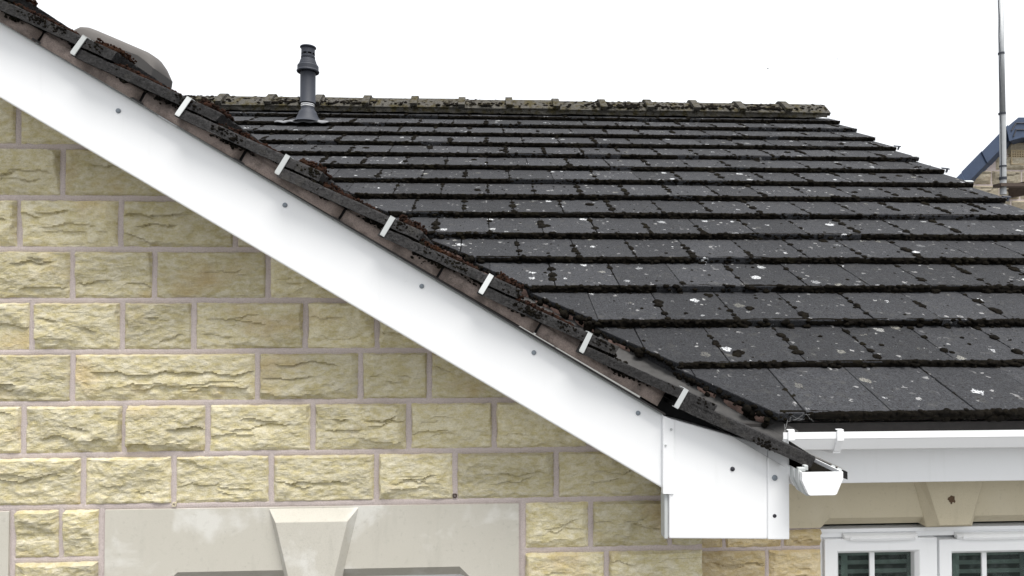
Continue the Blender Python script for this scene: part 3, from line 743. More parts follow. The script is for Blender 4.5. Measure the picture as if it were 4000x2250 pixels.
# ------------------------------------------------------------------ roof tiles
TT, TW, TL = 0.030, 0.3, 0.415                    # thickness, cover width, length
DEL = math.atan((TT + 0.0035) / GAUGE)             # each tile lies a little flatter than the roof
def clip_poly(P, a, b, c):                         # keep a*x + b*s + c >= 0
    out = []
    for i in range(len(P)):
        p, q = P[i], P[(i+1) % len(P)]; dp = a*p[0] + b*p[1] + c; dq = a*q[0] + b*q[1] + c
        if dp >= 0: out.append(p)
        if dp * dq < 0:
            t = dp / (dp - dq); out.append((p[0] + (q[0]-p[0])*t, p[1] + (q[1]-p[1])*t))
    return out
def inset_poly(P, d):
    n = len(P); out = []
    for i in range(n):
        a, b, c = Vector(P[i-1]).to_2d(), Vector(P[i]).to_2d(), Vector(P[(i+1) % n]).to_2d()
        e1 = (b - a).normalized(); e2 = (c - b).normalized()
        n1 = Vector((-e1.y, e1.x)); n2 = Vector((-e2.y, e2.x)); k = 1 + n1.dot(n2)
        if k < 0.2: k = 0.2
        out.append(b + (n1 + n2) * (d / k))
    return [(p.x, p.y) for p in out]
def tile_mesh(P, mat, thick=TT, rise=0.0):
    """P: polygon in (x, s) with s=0 at the nose; local z is out of the roof"""
    sl = math.tan(DEL); top = lambda s: -s * sl
    n = len(P); I = inset_poly(P, 0.0025); I2 = inset_poly(P, 0.0008)
    vs = [(x, s, top(s) - thick) for x, s in P] + [(x, s, top(s) - 0.0055) for x, s in P] + [(x, s, top(s) - 0.0015) for x, s in I2] + [(x, s, top(s)) for x, s in I]
    fs = [tuple(range(n - 1, -1, -1)), tuple(range(3*n, 4*n))]
    for r_ in range(3): fs += [(r_*n+i, r_*n+(i+1) % n, (r_+1)*n+(i+1) % n, (r_+1)*n+i) for i in range(n)]
    me = bpy.data.meshes.new('tile'); me.from_pydata(vs, [], fs); me.update(); me.materials.append(mat); return me
SQ = [(0.0015, 0), (TW - 0.0015, 0), (TW - 0.0015, TL), (0.0015, TL)]
# verge edge has interlock: plain slab
FULL_M = tile_mesh(SQ, M_TILE)
FULL_G = tile_mesh(SQ, M_TILE)
def frame_m(ex, es, en, o):
    return Matrix(((ex.x, es.x, en.x, o.x), (ex.y, es.y, en.y, o.y), (ex.z, es.z, en.z, o.z), (0, 0, 0, 1)))
EX, EY = Vector((1, 0, 0)), Vector((0, 1, 0))
def place(name, me, mat4, parent, j=1.0):
    o = bpy.data.objects.new(name, me); COL.objects.link(o); o.parent = parent
    jit = Matrix.Translation((RNG.uniform(-.0012, .0012)*j, RNG.uniform(-.003, .003)*j, RNG.uniform(-.0012, .0018)*j)) @ Matrix.Rotation(RNG.uniform(-.005, .005)*j, 4, 'Z') @ Matrix.Rotation(RNG.uniform(-.004, .004)*j, 4, 'Y')
    o.matrix_basis = mat4 @ jit
    return o
# decks
NR = 15
SR = 14.75 * GAUGE
XRL = XAP - 0.2
deck = MB()
yr, zr = YE + SR * math.cos(MP), ZE + SR * math.sin(MP)
dk = -0.075
a0 = mpt(0, 0.06, dk); a1 = mpt(0, SR, dk)
xv0, xv1 = valley_x(a0.y), XAP
deck.add([(xv0 - 0.02, a0.y, a0.z), (XVERGE - 0.03, a0.y, a0.z), (XVERGE - 0.03, a1.y, a1.z), (xv1, a1.y, a1.z)], [(0, 1, 2, 3)])
deck.add([(xv1, a1.y, a1.z), (XVERGE - 0.03, a1.y, a1.z), (XVERGE - 0.03, 2*a1.y - a0.y, a0.z), (xv1, 2*a1.y - a0.y, a0.z)], [(0, 1, 2, 3)])
deck.add([(XVERGE - 0.04, a0.y + 0.05, a0.z), (XVERGE - 0.04, a1.y, a1.z), (XVERGE - 0.04, 2*a1.y - a0.y, a0.z)], [(0, 1, 2)])
main_roof = deck.build('main_roof', M_FELT, house, fix=False)
gd = MB()
b0 = gpt(0.05, -0.055, YV + 0.012); ap = gpt((G0.x - XAP) / math.cos(GP), -0.055, YV + 0.012)
gd.add([(b0.x, YV + 0.012, b0.z), (b0.x, YE, b0.z), (ap.x, yr, ap.z), (ap.x, YV + 0.012, ap.z)], [(0, 1, 2, 3)])
gd.add([(ap.x, YV + 0.012, ap.z), (ap.x, yr, ap.z), (2*ap.x - b0.x, YE, b0.z), (2*ap.x - b0.x, YV + 0.012, b0.z)], [(0, 1, 2, 3)])
gable_roof = gd.build('gable_roof', M_FELT, house, fix=False)

MAIN_TILES = []   # (x0, x1, s0, row) for moss
# valley cut line of the main tiles in (x, s): x >= xc0 - kx*s
kx = (valley_x(YE) - valley_x(YE + math.cos(MP))) 
c_lo = onplane(3030, 1612, M0, M_N)
XCUT0 = c_lo.x
for k in range(NR):
    s0 = k * GAUGE
    rise = 0.010 if k == 0 else 0.0
    first = int(math.floor((-3.6 - X0) / TW))
    for j in range(first, 12):
        xa = X0 + (j + 0.5 * (k % 2)) * TW
        if k % 2 == 1 and xa > XVERGE - TW + 0.02 and xa < XVERGE: pass
        if xa >= XVERGE - 0.02: break
        w = min(TW, XVERGE - xa)
        if 0 < XVERGE - (xa + w) < 0.09: w = XVERGE - xa
        L = TL if k < NR - 1 else SR - s0 - 0.02
        P = [(0.0015, 0), (w - 0.0015, 0), (w - 0.0015, L), (0.0015, L)]
        # clip: (xa + x) - (XCUT0 - kx*(s0 + s)) >= 0
        Q = clip_poly(P, 1.0, kx, xa - XCUT0 + kx * s0)
        if len(Q) < 3: continue
        area = 0.5 * abs(sum(Q[i][0]*Q[(i+1) % len(Q)][1] - Q[(i+1) % len(Q)][0]*Q[i][1] for i in range(len(Q))))
        if area < 0.004: continue
        whole = len(Q) == 4 and abs(w - TW) < 1e-6 and area > (TW - 0.0031) * TL - 1e-4 and L == TL
        me = FULL_M if whole else tile_mesh(Q, M_TILE)
        place('roof_tile', me, frame_m(EX, M_S, M_N, mpt(xa, s0, rise)), main_roof)
        MAIN_TILES.append((xa, xa + w, s0, k))
# gable tiles: width runs back from the verge; Y < valley
GT = []
FULL_V = tile_mesh([(0.0, 0), (TW - 0.0015, 0), (TW - 0.0015, TL), (0.0, TL)], M_VTILE)
ngr = int(((G0.x - XAP) / math.cos(GP)) / GG)
for k in range(ngr):
    s0 = k * GG
    rise = 0.012 if k == 0 else 0.0
    for j in range(0, 14):
        ya = YV + j * TW + (0 if j == 0 else (0.15 if k % 2 else 0.0)) - (0.0)
        if j and k % 2: ya -= 0.0
        # valley in (y, s): X = G0.x - s cos ; need y <= YE + (G0.z + s sin - ZE)/tan(MP) - 0.13
        yv0 = YE + (G0.z - ZE) / math.tan(MP) - 0.12; ky = math.sin(GP) / math.tan(MP)
        w = TW if not (j == 0 and k % 2) else TW * 1.5
        P = [(0.0, 0), (w - 0.0015, 0), (w - 0.0015, TL), (0.0, TL)]
        Q = clip_poly(P, -1.0, ky, yv0 + ky * s0 - ya)
        if len(Q) < 3: continue
        area = 0.5 * abs(sum(Q[i][0]*Q[(i+1) % len(Q)][1] - Q[(i+1) % len(Q)][0]*Q[i][1] for i in range(len(Q))))
        if area < 0.006: continue
        me = tile_mesh(Q, M_VTILE if j == 0 else M_TILE, (0.027 if k else 0.034) if j == 0 else TT)
        if j == 0:
            bm = bmesh.new(); bm.from_mesh(me)
            bmesh.ops.subdivide_edges(bm, edges=[e for e in bm.edges if e.calc_length() > 0.05], cuts=22, use_grid_fill=True)
            for v in bm.verts:
                q = Vector((v.co.x * 2 + k * 3.1, v.co.y, v.co.z * 2))
                d = mnoise.noise(q * 45) * 0.0016 + mnoise.noise(q * 130) * 0.0010
                v.co.z += d; v.co.x += mnoise.noise(q * 60 + Vector((9, 0, 0))) * 0.0022
                if v.co.y < 0.004: v.co.y += mnoise.noise(q * 50 + Vector((0, 7, 0))) * 0.005
            bm.to_mesh(me); bm.free()
        o = gpt(s0, rise, ya)
        place('verge_tile' if j == 0 else 'roof_tile', me, frame_m(EY, E_S, E_N, o), gable_roof, 0.8)
# dark sheet added under the gable's eaves tiles as shade inside the gutter
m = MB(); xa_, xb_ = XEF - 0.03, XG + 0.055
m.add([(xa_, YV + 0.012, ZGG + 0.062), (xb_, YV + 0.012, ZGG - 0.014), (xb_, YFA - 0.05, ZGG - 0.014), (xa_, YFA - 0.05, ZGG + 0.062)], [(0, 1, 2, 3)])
m.build('eaves_dark_fill', M_FELT, house, fix=False)
# valley liner
vl = MB(); vs = []; nseg = 16
for i in range(nseg + 1):
    t = i / nseg; Y = (YE - 0.13) + (yr - YE + 0.1) * t; xv = valley_x(Y); z = ZE + math.tan(MP) * (Y - YE) - 0.035
    for d, dz in ((-0.16, 0.055), (-0.13, 0.02), (-0.03, -0.012), (0.03, -0.012), (0.13, 0.02), (0.16, 0.055)):
        vs.append((xv + d * 0.75, Y + d * 0.75, z + dz))
vl.add(vs, [(i*6+j, i*6+j+1, (i+1)*6+j+1, (i+1)*6+j) for i in range(nseg) for j in range(5)])
vl.build('valley_liner', M_LINER, house, fix=False)
# tongue of the liner running out over the gutter
tl = MB()
q0 = at(*c8(1010, 452), 1.90); q1 = at(*c8(1180, 560), 1.86); q2 = at(*c8(1392, 655), 1.80)
t_ = Vector((0, 0, -1))
for (p, q, h0, h1) in ((q0, q1, 0.026, 0.030), (q1, q2, 0.030, 0.022)):
    tl.add([p, q, q + t_*h1, p + t_*h0, p + Vector((0, .012, 0)), q + Vector((0, .012, 0)), q + t_*h1 + Vector((0, .012, 0)), p + t_*h0 + Vector((0, .012, 0))],
           [(0,1,2,3),(7,6,5,4),(0,4,5,1),(3,2,6,7),(1,5,6,2),(0,3,7,4)])
tl.build('liner_tongue', M_VTILE, house)
tw = MB()
tw.add([q1 + Vector((0, .014, .004)), q2 + Vector((0, .014, .003)), q2 + Vector((.0, .10, -.004)), q1 + Vector((0, .10, .004))], [(0, 1, 2, 3)])
tw.add([q1 + Vector((-.03, .0, -.022)), q2 + Vector((-.03, .0, -.012)), q2 + Vector((-.075, -.02, -.014)), q1 + Vector((-.03, -.02, -.03))], [(0, 1, 2, 3)])
tw.build('liner_lining', M_PVC, house, fix=False)
# verge mortar pieces
def bed_piece(s0, s1, seed, nb, mat):
    n = 26; m = 7; vs = []; fs = []
    for i in range(n + 1):
        s = s0 + (s1 - s0) * i / n
        f_ = (s / GG) % 1.0
        up = -0.0235 - f_ * GG * math.tan(DEL) + 0.003
        lo = nb
        for j in range(m):
            t = j / (m - 1)
            nn = lo + (up - lo) * t
            e = 1 - (2*t - 1)**4
            es = min(1, min(i, n - i) / 1.6)
            bul = 0.006 * e * es + 0.010 * float(fbm(np.array([s * 16]), np.array([t * 1.6]), seed, 4)[0]) - 0.012 * (1 - es)
            vs.append(gpt(s, nn, YV + 0.027 - bul))
    for i in range(n):
        for j in range(m - 1): fs.append((i*m+j, (i+1)*m+j, (i+1)*m+j+1, i*m+j+1))
    mb = MB(); mb.add(vs, fs); b0_ = len(mb.v)
    return mb.build('mortar_bed', mat, gable_roof, smooth=True, fix=False)
_q = at(1300, lt(1300) - 11, YV + 0.022); NB = (_q - G0).dot(E_N)
m = MB(); sE = (G0.x - XAP) / math.cos(GP)
sB = 1.42 * GG
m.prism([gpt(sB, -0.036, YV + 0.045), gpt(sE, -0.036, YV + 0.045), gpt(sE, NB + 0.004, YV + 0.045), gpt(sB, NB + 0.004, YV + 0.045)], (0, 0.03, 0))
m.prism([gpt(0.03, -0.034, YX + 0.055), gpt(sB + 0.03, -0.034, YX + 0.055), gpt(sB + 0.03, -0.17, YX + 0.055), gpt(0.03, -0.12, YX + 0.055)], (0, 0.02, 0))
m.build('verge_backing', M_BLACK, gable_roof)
for k in range(1, ngr):
    cut = 0.70
    s0 = (k + cut) * GG + 0.004; s1 = (k + 1 + cut) * GG - 0.003
    if k == 1: s0 = 1.42 * GG
    bed_piece(s0, s1, 700 + k, NB, M_BED)
# verge clips
def clip(s, seed, mat):
    r_ = random.Random(seed); m = MB(); w = 0.0070; a = -0.07
    sk = r_.uniform(-0.07, 0.09)
    def p(ds, n, y): return gpt(s + ds + sk * (n + 0.03) + r_.uniform(-.0006, .0006), n, y)
    y0, y1 = YV - 0.0035, YV - 0.0008
    t0, t1, b0_ = 0.004 - 0.095 * math.tan(DEL) , 0.0, -0.060
    tp = -0.095 * math.tan(DEL) + 0.0035
    lo = tp - 0.058
    m.prism([p(-w, lo, y0), p(w, lo, y0), p(w, tp, y0), p(-w, tp, y0)], (0, 0.0027, 0))
    m.prism([p(-w, tp, y0), p(w, tp, y0), p(w, tp - 0.0022, y0), p(-w, tp - 0.0022, y0)], (0, 0.045, 0))
    m.prism([p(-w * .9, lo, y0), p(w * .9, lo, y0), p(w * .9, lo - 0.0022, y0), p(-w * .9, lo - 0.0022, y0)], (0, 0.02, 0))
    return m.build('verge_clip', mat, gable_roof, bevel=0.0008)
for k in range(1, ngr): clip(k * GG + 0.095 + RNG.uniform(-.008, .008), 60 + k, M_CLIP if k % 3 else M_CLIP2)
# mortar pieces along the valley cut
r2 = random.Random(5)
s = 0.02
while s < 3.4:
    L = r2.uniform(0.06, 0.17)
    if r2.random() < 0.8:
        p = mpt(XCUT0 - kx * s, s, 0); q = mpt(XCUT0 - kx * (s + L), s + L, 0)
        vs = []; n = 8; mrow = 5
        f0 = (s / GAUGE) % 1
        for i in range(n + 1):
            c = p.lerp(q, i / n); e = math.sin(PI * (0.08 + 0.84 * i / n)) ** 0.5
            fr = ((s + L * i / n) / GAUGE) % 1
            for j in range(mrow):
                t = j / (mrow - 1)
                drop = TT + fr * GAUGE * math.tan(DEL) - 0.004
                vs.append(c + M_N * (-drop - 0.045 * t * e) + Vector((-0.7, -0.7, 0)) * (0.012 * e * math.sin(PI * (0.25 + 0.6*t)) + r2.uniform(-.002, .002)))
        mb = MB(); mb.add(vs, [(i*mrow+j, i*mrow+j+1, (i+1)*mrow+j+1, (i+1)*mrow+j) for i in range(n) for j in range(mrow-1)])
        mb.build('valley_mortar', M_BEDLIGHT, main_roof, smooth=True, fix=False)
    s += L + r2.uniform(0.005, 0.04)

# ridge tiles
def ridge_mesh():
    m = MB(); L = 0.45; prof = [(-0.165, -0.128), (-0.10, -0.062), (-0.045, -0.014), (-0.012, 0.0), (0.012, 0.0), (0.045, -0.014), (0.10, -0.062), (0.165, -0.128)]
    def shell(x0, x1, up, nseg):
        n = len(prof); vs = []
        for i in range(nseg + 1):
            x = x0 + (x1 - x0) * i / nseg
            for y, z in prof:
                k = 1 + up / 0.11; vs.append((x, y * k, z + up))
        fs = [(i*n+j, (i+1)*n+j, (i+1)*n+j+1, i*n+j+1) for i in range(nseg) for j in range(n-1)]
        m.add(vs, fs)
        for b in (0, nseg * n):                                # end faces down to a flat underside
            r_ = vs[b:b+n]; m.add(r_ + [(p[0], p[1] * 0.86, p[2] - 0.022) for p in r_], [(j, j+1, n+j+1, n+j) for j in range(n-1)])
        for e in (0, n - 1):
            a = vs[e]; c = vs[nseg*n+e]; m.add([a, c, (c[0], c[1]*.86, c[2]-.022), (a[0], a[1]*.86, a[2]-.022)], [(0, 1, 2, 3)])
    shell(0.004, L - 0.004, 0.0, 6); shell(-0.012, 0.052, 0.024, 2)
    o = m.build('ridge_tile_src', M_RIDGE, None); me = o.data; bpy.data.objects.remove(o); return me
RM = ridge_mesh()
ztop = at(2600, 398, yr).z - 0.008
xr0 = at(3040, 400, yr).x
for i in range(-16, 1):
    x = xr0 + i * 0.4515
    if x < XAP - 1.3: continue
    o = bpy.data.objects.new('ridge_tile', RM); COL.objects.link(o); o.parent = main_roof
    o.matrix_basis = Matrix.Translation((x, yr, ztop + RNG.uniform(-.004, .004))) @ Matrix.Rotation(RNG.uniform(-.006, .006), 4, 'Y') @ Matrix.Rotation(RNG.uniform(-.01, .01), 4, 'Z')
rb = MB(); vs = []; nx_ = 160; xA, xB = XAP - 1.2, xr0 + 0.42
for i in range(nx_ + 1):
    x = xA + (xB - xA) * i / nx_
    for j, (dy, dz) in enumerate(((-0.12, -0.10), (-0.146, -0.125), (-0.150, -0.140), (-0.140, -0.17))):
        vs.append((x, yr + dy + RNG.uniform(-.006, .006), ztop + dz + RNG.uniform(-.005, .005)))
rb.add(vs, [(i*4+j, i*4+j+1, (i+1)*4+j+1, (i+1)*4+j) for i in range(nx_) for j in range(3)])
rb.build('ridge_bedding', M_RIDGE, main_roof, fix=False)
# dark clips on the far verge
for k in range(1, 12, 2):
    c = mpt(XVERGE, k * GAUGE + 0.03, 0.003); m = MB()
    m.prism([c, c + Vector((0.055, 0, -0.004)), c + Vector((0.055, 0, -0.012)), c + Vector((0, 0, -0.008))], M_S * 0.02)
    m.prism([c + Vector((0.034, 0, -0.01)), c + Vector((0.044, 0, -0.01)), c + Vector((0.034, 0, -0.035)), c + Vector((0.024, 0, -0.035))], M_S * 0.012)
    m.build('verge_clip', M_BAND, main_roof)
for k in range(0, 12, 2):
    c = mpt(XVERGE, k * GAUGE + 0.02, 0.002); m = MB()
    m.prism([c + Vector((-.045, 0, 0)), c + Vector((.012, 0, 0)), c + Vector((.012, 0, 0.004)), c + Vector((-.045, 0, 0.004))], M_S * 0.02)
    m.build('verge_clip', M_CLIP, main_roof)

# ------------------------------------------------------------------ moss
def ico(sub):
    bm = bmesh.new(); bmesh.ops.create_icosphere(bm, subdivisions=sub, radius=1.0); bm.verts.ensure_lookup_table()
    v = np.array([x.co[:] for x in bm.verts]); f = np.array([[y.index for y in x.verts] for x in bm.faces]); bm.free(); return v, f
IV, IF_ = ico(2)
IV1, IF1 = ico(1)
class Lumps:
    def __init__(s): s.v = []; s.f = []; s.n = 0
    def add(s, c, ex, es, en, ra, rb_, rc, rr, big=False):
        base, fc = (IV, IF_) if big else (IV1, IF1)
        rs = np.random.RandomState(rr.randint(0, 10**8))
        v = base * (1 + rs.uniform(-0.22, 0.22, (len(base), 1)))
        a = rr.uniform(0, 2 * PI); ca, sa = math.cos(a), math.sin(a)
        x = v[:, 0] * ca - v[:, 1] * sa; y = v[:, 0] * sa + v[:, 1] * ca
        P = np.array(c)[None] + np.outer(x * ra, ex) + np.outer(y * rb_, es) + np.outer(v[:, 2] * rc, en)
        s.v.append(P); s.f.append(fc + s.n); s.n += len(P)
    def build(s, name, mat, label, cat):
        o = mesh_obj(name, np.vstack(s.v), [tuple(int(i) for i in f) for f in np.vstack(s.f)], mat, None, True)
        o['kind'] = 'stuff'; o['label'] = label; o['category'] = cat; return o
rr = random.Random(21)
L = Lumps()
ex, es, en = np.array(EX), np.array(M_S), np.array(M_N)
for k in range(NR):                                  # along each nose
    s0 = k * GAUGE; xl = XCUT0 - kx * s0 + 0.01; x = xl
    near = 1.0 if k < 8 else 0.6
    ri = 0.010 if k == 0 else 0
    ns = max(4, int((XVERGE - xl) / 0.009)); vs_ = []; fs_ = []
    xx = np.linspace(xl, XVERGE - 0.004, ns + 1)
    for j, (nn, so_) in enumerate(((0.0005, 0.006), (0.001, -0.001), (-0.008, -0.006), (-0.019, -0.007), (-TT + 0.001, -0.006), (-TT - 0.003, 0.004))):
        bare = sstep(0.50, 0.72, vnoise(xx * 3.1, xx * 0 + k * 5.3, 71)) * 0.007
        wv = fbm(xx * 38, xx * 0 + j * 0.8, 50 + k, 3) * (0.020 if 0 < j < 5 else 0.012)
        for i in range(ns + 1): vs_.append(mpt(xx[i], s0 + so_ + bare[i] - abs(wv[i]) * 0.8 * (1 - bare[i] * 60), ri + nn + wv[i] * 0.5))
    vs_ = np.array([tuple(v) for v in vs_]); q = np.arange(6 * (ns + 1)).reshape(6, ns + 1)
    f1 = np.stack([q[:-1, :-1], q[1:, :-1], q[1:, 1:]], 2).reshape(-1, 3); f2 = np.stack([q[:-1, :-1], q[1:, 1:], q[:-1, 1:]], 2).reshape(-1, 3)
    L.v.append(vs_); L.f.append(np.vstack([f1, f2]) + L.n); L.n += len(vs_)
    while x < XVERGE - 0.01:
        d = 0.55 + 0.9 * float(vnoise(np.array([x * 6.0]), np.array([k * 3.7]), 8)[0])
        r_ = rr.uniform(0.006, 0.014) * d
        if rr.random() < float(sstep(0.48, 0.7, vnoise(np.array([x * 3.1]), np.array([k * 5.3]), 71))[0]) * 0.6:
            x += r_ * 1.4; continue
        L.add(mpt(x, s0 - rr.uniform(0.003, 0.010), ri - rr.uniform(-0.001, TT)), ex, es, en, r_ * rr.uniform(1, 1.5), r_ * 0.75, r_ * rr.uniform(0.7, 1.0), rr, k < 4)
        if rr.random() < 0.45:
            L.add(mpt(x + rr.uniform(-.01, .01), s0 + rr.uniform(-0.003, 0.006), ri - rr.uniform(-0.001, 0.006)), ex, es, en, r_ * 1.0, r_ * 0.8, r_ * 0.6, rr, k < 4)
        if rr.random() < 0.25 and k:
            L.add(mpt(x + rr.uniform(-.01, .01), s0 - rr.uniform(0.002, 0.014), -TT - rr.uniform(0.0, 0.004)), ex, es, en, r_ * 1.1, r_ * 0.9, r_ * 0.5, rr, k < 4)
        x += r_ * rr.uniform(1.0, 1.7) / near
for (xa, xb, s0, k) in MAIN_TILES:                   # up the side joints and dotted over the faces
    sl = math.tan(DEL)
    if xa > XCUT0 - kx * s0 + 0.03 and xa < XVERGE - 0.08:
        heavy = rr.random()
        nl = rr.randint(4, 9) if heavy > 0.13 else rr.randint(0, 2)
        for i in range(nl):
            s = rr.uniform(0.0, GAUGE - 0.01); r_ = rr.uniform(0.006, 0.022) * (1.05 if heavy > 0.5 else 0.78) * (1.2 if k > 7 else 1.0)
            L.add(mpt(xa + rr.uniform(-.005, .005), s0 + s, -s * sl + 0.001), ex, es, en, r_ * 1.05, r_ * rr.uniform(0.7, 1.2), r_ * 0.5, rr, k < 8)
        for i in range(14 if heavy > 0.22 else 5):   # thin line of moss in the joint
            s = rr.uniform(0.0, GAUGE); r_ = rr.uniform(0.002, 0.0045)
            L.add(mpt(xa + rr.uniform(-.001, .001), s0 + s, -s * sl), ex, es, en, r_ * 0.8, r_ * 2.2, r_ * 0.6, rr)
    for i in range(rr.randint(3, 9)):
        x = rr.uniform(xa, xb); s = rr.uniform(0.01, GAUGE); r_ = 0.0025 + 0.007 * rr.random() ** 3
        if x < XCUT0 - kx * (s0 + s) + 0.02: continue
        L.add(mpt(x, s0 + s, -s * sl), ex, es, en, r_ * 1.1, r_, r_ * 0.5, rr, r_ > 0.006 and k < 6)
    if rr.random() < 0.2 and k < 11 and xa > XCUT0 - kx * s0 + 0.1:
        x = rr.uniform(xa, xb); s = rr.uniform(0.05, GAUGE - .03); r_ = rr.uniform(0.014, 0.024)
        for q in range(3):
            L.add(mpt(x + rr.uniform(-.012, .012), s0 + s + rr.uniform(-.012, .012), -s * sl), ex, es, en, r_, r_ * 0.8, r_ * 0.45, rr, True)
# along the valley cut
s = 0.0
while s < SR:
    fr = (s / GAUGE) % 1; r_ = rr.uniform(0.005, 0.012)
    L.add(mpt(XCUT0 - kx * s - 0.002, s, -fr * GAUGE * math.tan(DEL) - rr.uniform(0.004, TT)), ex, es, en, r_, r_, r_, rr, s < 1.5)
    if rr.random() < 0.12:
        for q in range(3):
            L.add(mpt(XCUT0 - kx * s - rr.uniform(0, .03), s, -fr * GAUGE * math.tan(DEL) - rr.uniform(0.01, 0.05)), ex, es, en, r_ * 1.6, r_ * 1.6, r_ * 1.4, rr, s < 1.5)
    s += rr.uniform(0.006, 0.014)
# ridge
for i in range(1900):
    x = rr.uniform(XAP - 0.7, xr0 + 0.43); t = rr.random(); r_ = rr.uniform(0.006, 0.016)
    if float(vnoise(np.array([x * 2.2]), np.array([1.5]), 3)[0]) < 0.35 and rr.random() < .75: continue
    L.add((x, yr - 0.02 - 0.145 * t, ztop - 0.004 - 0.102 * t), np.array(EX), np.array((0, 0.83, 0.55)), np.array((0, -0.55, 0.83)), r_ * 1.4, r_, r_ * 0.6, rr)
L.build('moss', M_MOSS, 'black moss lining the tile edges and joints of the main roof slope', 'moss')

L = Lumps(); R2 = Lumps()
gx, gs, gn = np.array(EY), np.array(E_S), np.array(E_N)
for k in range(ngr):
    # dark moss in clumps on the exposed tile edge and hanging under it
    for c_ in range(rr.randint(4, 7) if k else 1):
        f0 = rr.random(); below = rr.random() < 0.65 and (k + f0) > 1.55
        sc_, sp = (k + f0) * GG, rr.uniform(0.010, 0.034)
        for i in range(int(sp * 2400)):
            s = sc_ + rr.gauss(0, sp); f_ = (s / GG) % 1
            if s < 0.02 or (below and s < 1.5 * GG): continue
            edge_n = -f_ * GG * math.tan(DEL)
            n = edge_n - (0.0235 + abs(rr.gauss(0, 0.007)) if below else rr.uniform(0.002, 0.022)); r_ = rr.uniform(0.0016, 0.0042)
            L.add(gpt(s, n, YV + (rr.uniform(0.008, 0.02) if below else rr.uniform(0.0, 0.003))), gx, gs, gn, r_ * 0.8, r_ * 1.4, r_, rr, False)
    # thick clumps where a nose meets the tile below
    for i in range(40 if k > 1 else 0):
        s = k * GG + rr.uniform(-0.05, 0.03); n = -TT - rr.uniform(-0.004, 0.030)
        r_ = rr.uniform(0.0025, 0.007); L.add(gpt(s, n, YV + rr.uniform(0.004, 0.02)), gx, gs, gn, r_ * .8, r_ * 1.2, r_, rr, False)
    # rust moss heaped on top, just below each clip, from the second nose upward
    if k >= 3:
        hgt = 0.016 + 0.008 * rr.random()
        for i in range(760):
            t = rr.random() ** 1.2; s = k * GG + 0.075 - t * GG * 0.80
            top = hgt * (1 - t) ** 0.6 * (0.6 + 0.6 * float(vnoise(np.array([s * 30]), np.array([0.7]), 12)[0]))
            tl_ = -((s / GG) % 1) * GG * math.tan(DEL)
            if s < k * GG: base = -((s - (k-1) * GG)) * math.tan(DEL)
            else: base = -(s - k * GG) * math.tan(DEL)
            r_ = rr.uniform(0.0018, 0.0050) if i > 60 else rr.uniform(0.006, 0.010)
            R2.add(gpt(s, base + (rr.random() ** 2.0 if i > 60 else 0.2) * top, YV + rr.uniform(0.012, 0.09)), gx, gs, gn, r_, r_, r_, rr, False)
L.build('moss', M_MOSS, 'black moss clinging to the edges of the verge tiles above the white bargeboard', 'moss')
R2.build('moss', M_RUST, 'rust brown moss heaped on top of the verge tiles between the clips', 'moss')

# ------------------------------------------------------------------ flue pipe
def onmain(u, v): return onplane(u, v, M0, M_N)
fb = onmain(1203, 474)
fl = thing('flue_pipe', fb, 'slate blue flue pipe with stepped collar standing on the mossy roof', 'flue pipe')
pY = fb.y + 0.02; kz = 1.0
def fz(v): return at(1203, 120 + v / 3.622, pY).z
fx = at(1203, 300, pY).x; fc = Vector((fx, pY, 0)); R0 = 0.5 * 57 / F * pY
u_ = R0 / 104.0
def lath(name, prof, mat): 
    m = MB(); m.lathe(fc, [(r_ * u_, fz(v)) for r_, v in prof], 40); return m.build(name, mat, fl, smooth=False, bevel=0)
pl = MB(); pw = 0.5 * 200 / F * pY; pc = onmain(1176, 481)
vs = []; n = 20
for i in range(n + 1):
    for j in range(6):
        x = pc.x + (i / n * 2 - 1) * pw; s = (pc.y - YE) / math.cos(MP) + j * 0.012
        vs.append(mpt(x, s, 0.008 + 0.006 * math.sin(i * 1.3 + j) * (j < 2) + 0.02 * max(0, 1 - abs(x - fx) / 0.2) * (j > 0)))
pl.add(vs, [(i*6+j, (i+1)*6+j, (i+1)*6+j+1, i*6+j+1) for i in range(n) for j in range(5)])
plo = pl.build('flashing', M_LEAD, fl, smooth=True, fix=False)
sm = plo.modifiers.new('thick', 'SOLIDIFY'); sm.thickness = 0.006
cone = lath('base_cone', [(215, 1310), (178, 1285), (155, 1240), (132, 1190), (118, 1150), (100, 1128), (92, 1120), (92, 1085)], M_FLUE)
for p in cone.data.polygons: p.use_smooth = True
lath('steel_ring', [(88, 1088), (96, 1080), (96, 1070), (91, 1064), (97, 1056), (97, 1044), (90, 1036)], M_STEEL)
pip = lath('pipe', [(90, 1034), (109, 1034), (109, 1024), (105, 1018), (105, 585)], M_FLUE)
for p in pip.data.polygons: p.use_smooth = abs(p.normal.z) < 0.3
lath('collar', [(105, 590), (150, 592), (155, 580), (155, 574), (145, 560), (145, 505), (138, 494), (124, 488), (122, 468), (115, 460), (113, 442), (106, 434), (104, 418), (95, 408), (90, 400)], M_FLUE)
lath('terminal', [(90, 405), (97, 398), (97, 390), (91, 386), (97, 381), (97, 372), (90, 368), (90, 350), (80, 350)], M_FLUE)
lath('cap', [(80, 326), (93, 326), (93, 262), (98, 256), (110, 246), (111, 236), (104, 228), (80, 226), (80, 240), (1, 240)], M_FLUE)
for i in range(8):
    m = MB(); t = 2 * PI * i / 8 + 0.9; d = Vector((math.cos(t), math.sin(t), 0)); c = fc + d * (86 * u_)
    m.tube(c + Vector((0, 0, fz(352))), c + Vector((0, 0, fz(324))), 0.006, n=8); m.build('louvre_post', M_FLUE, fl)
lath('inner_liner', [(72, 372), (72, 300)], M_BLACK)

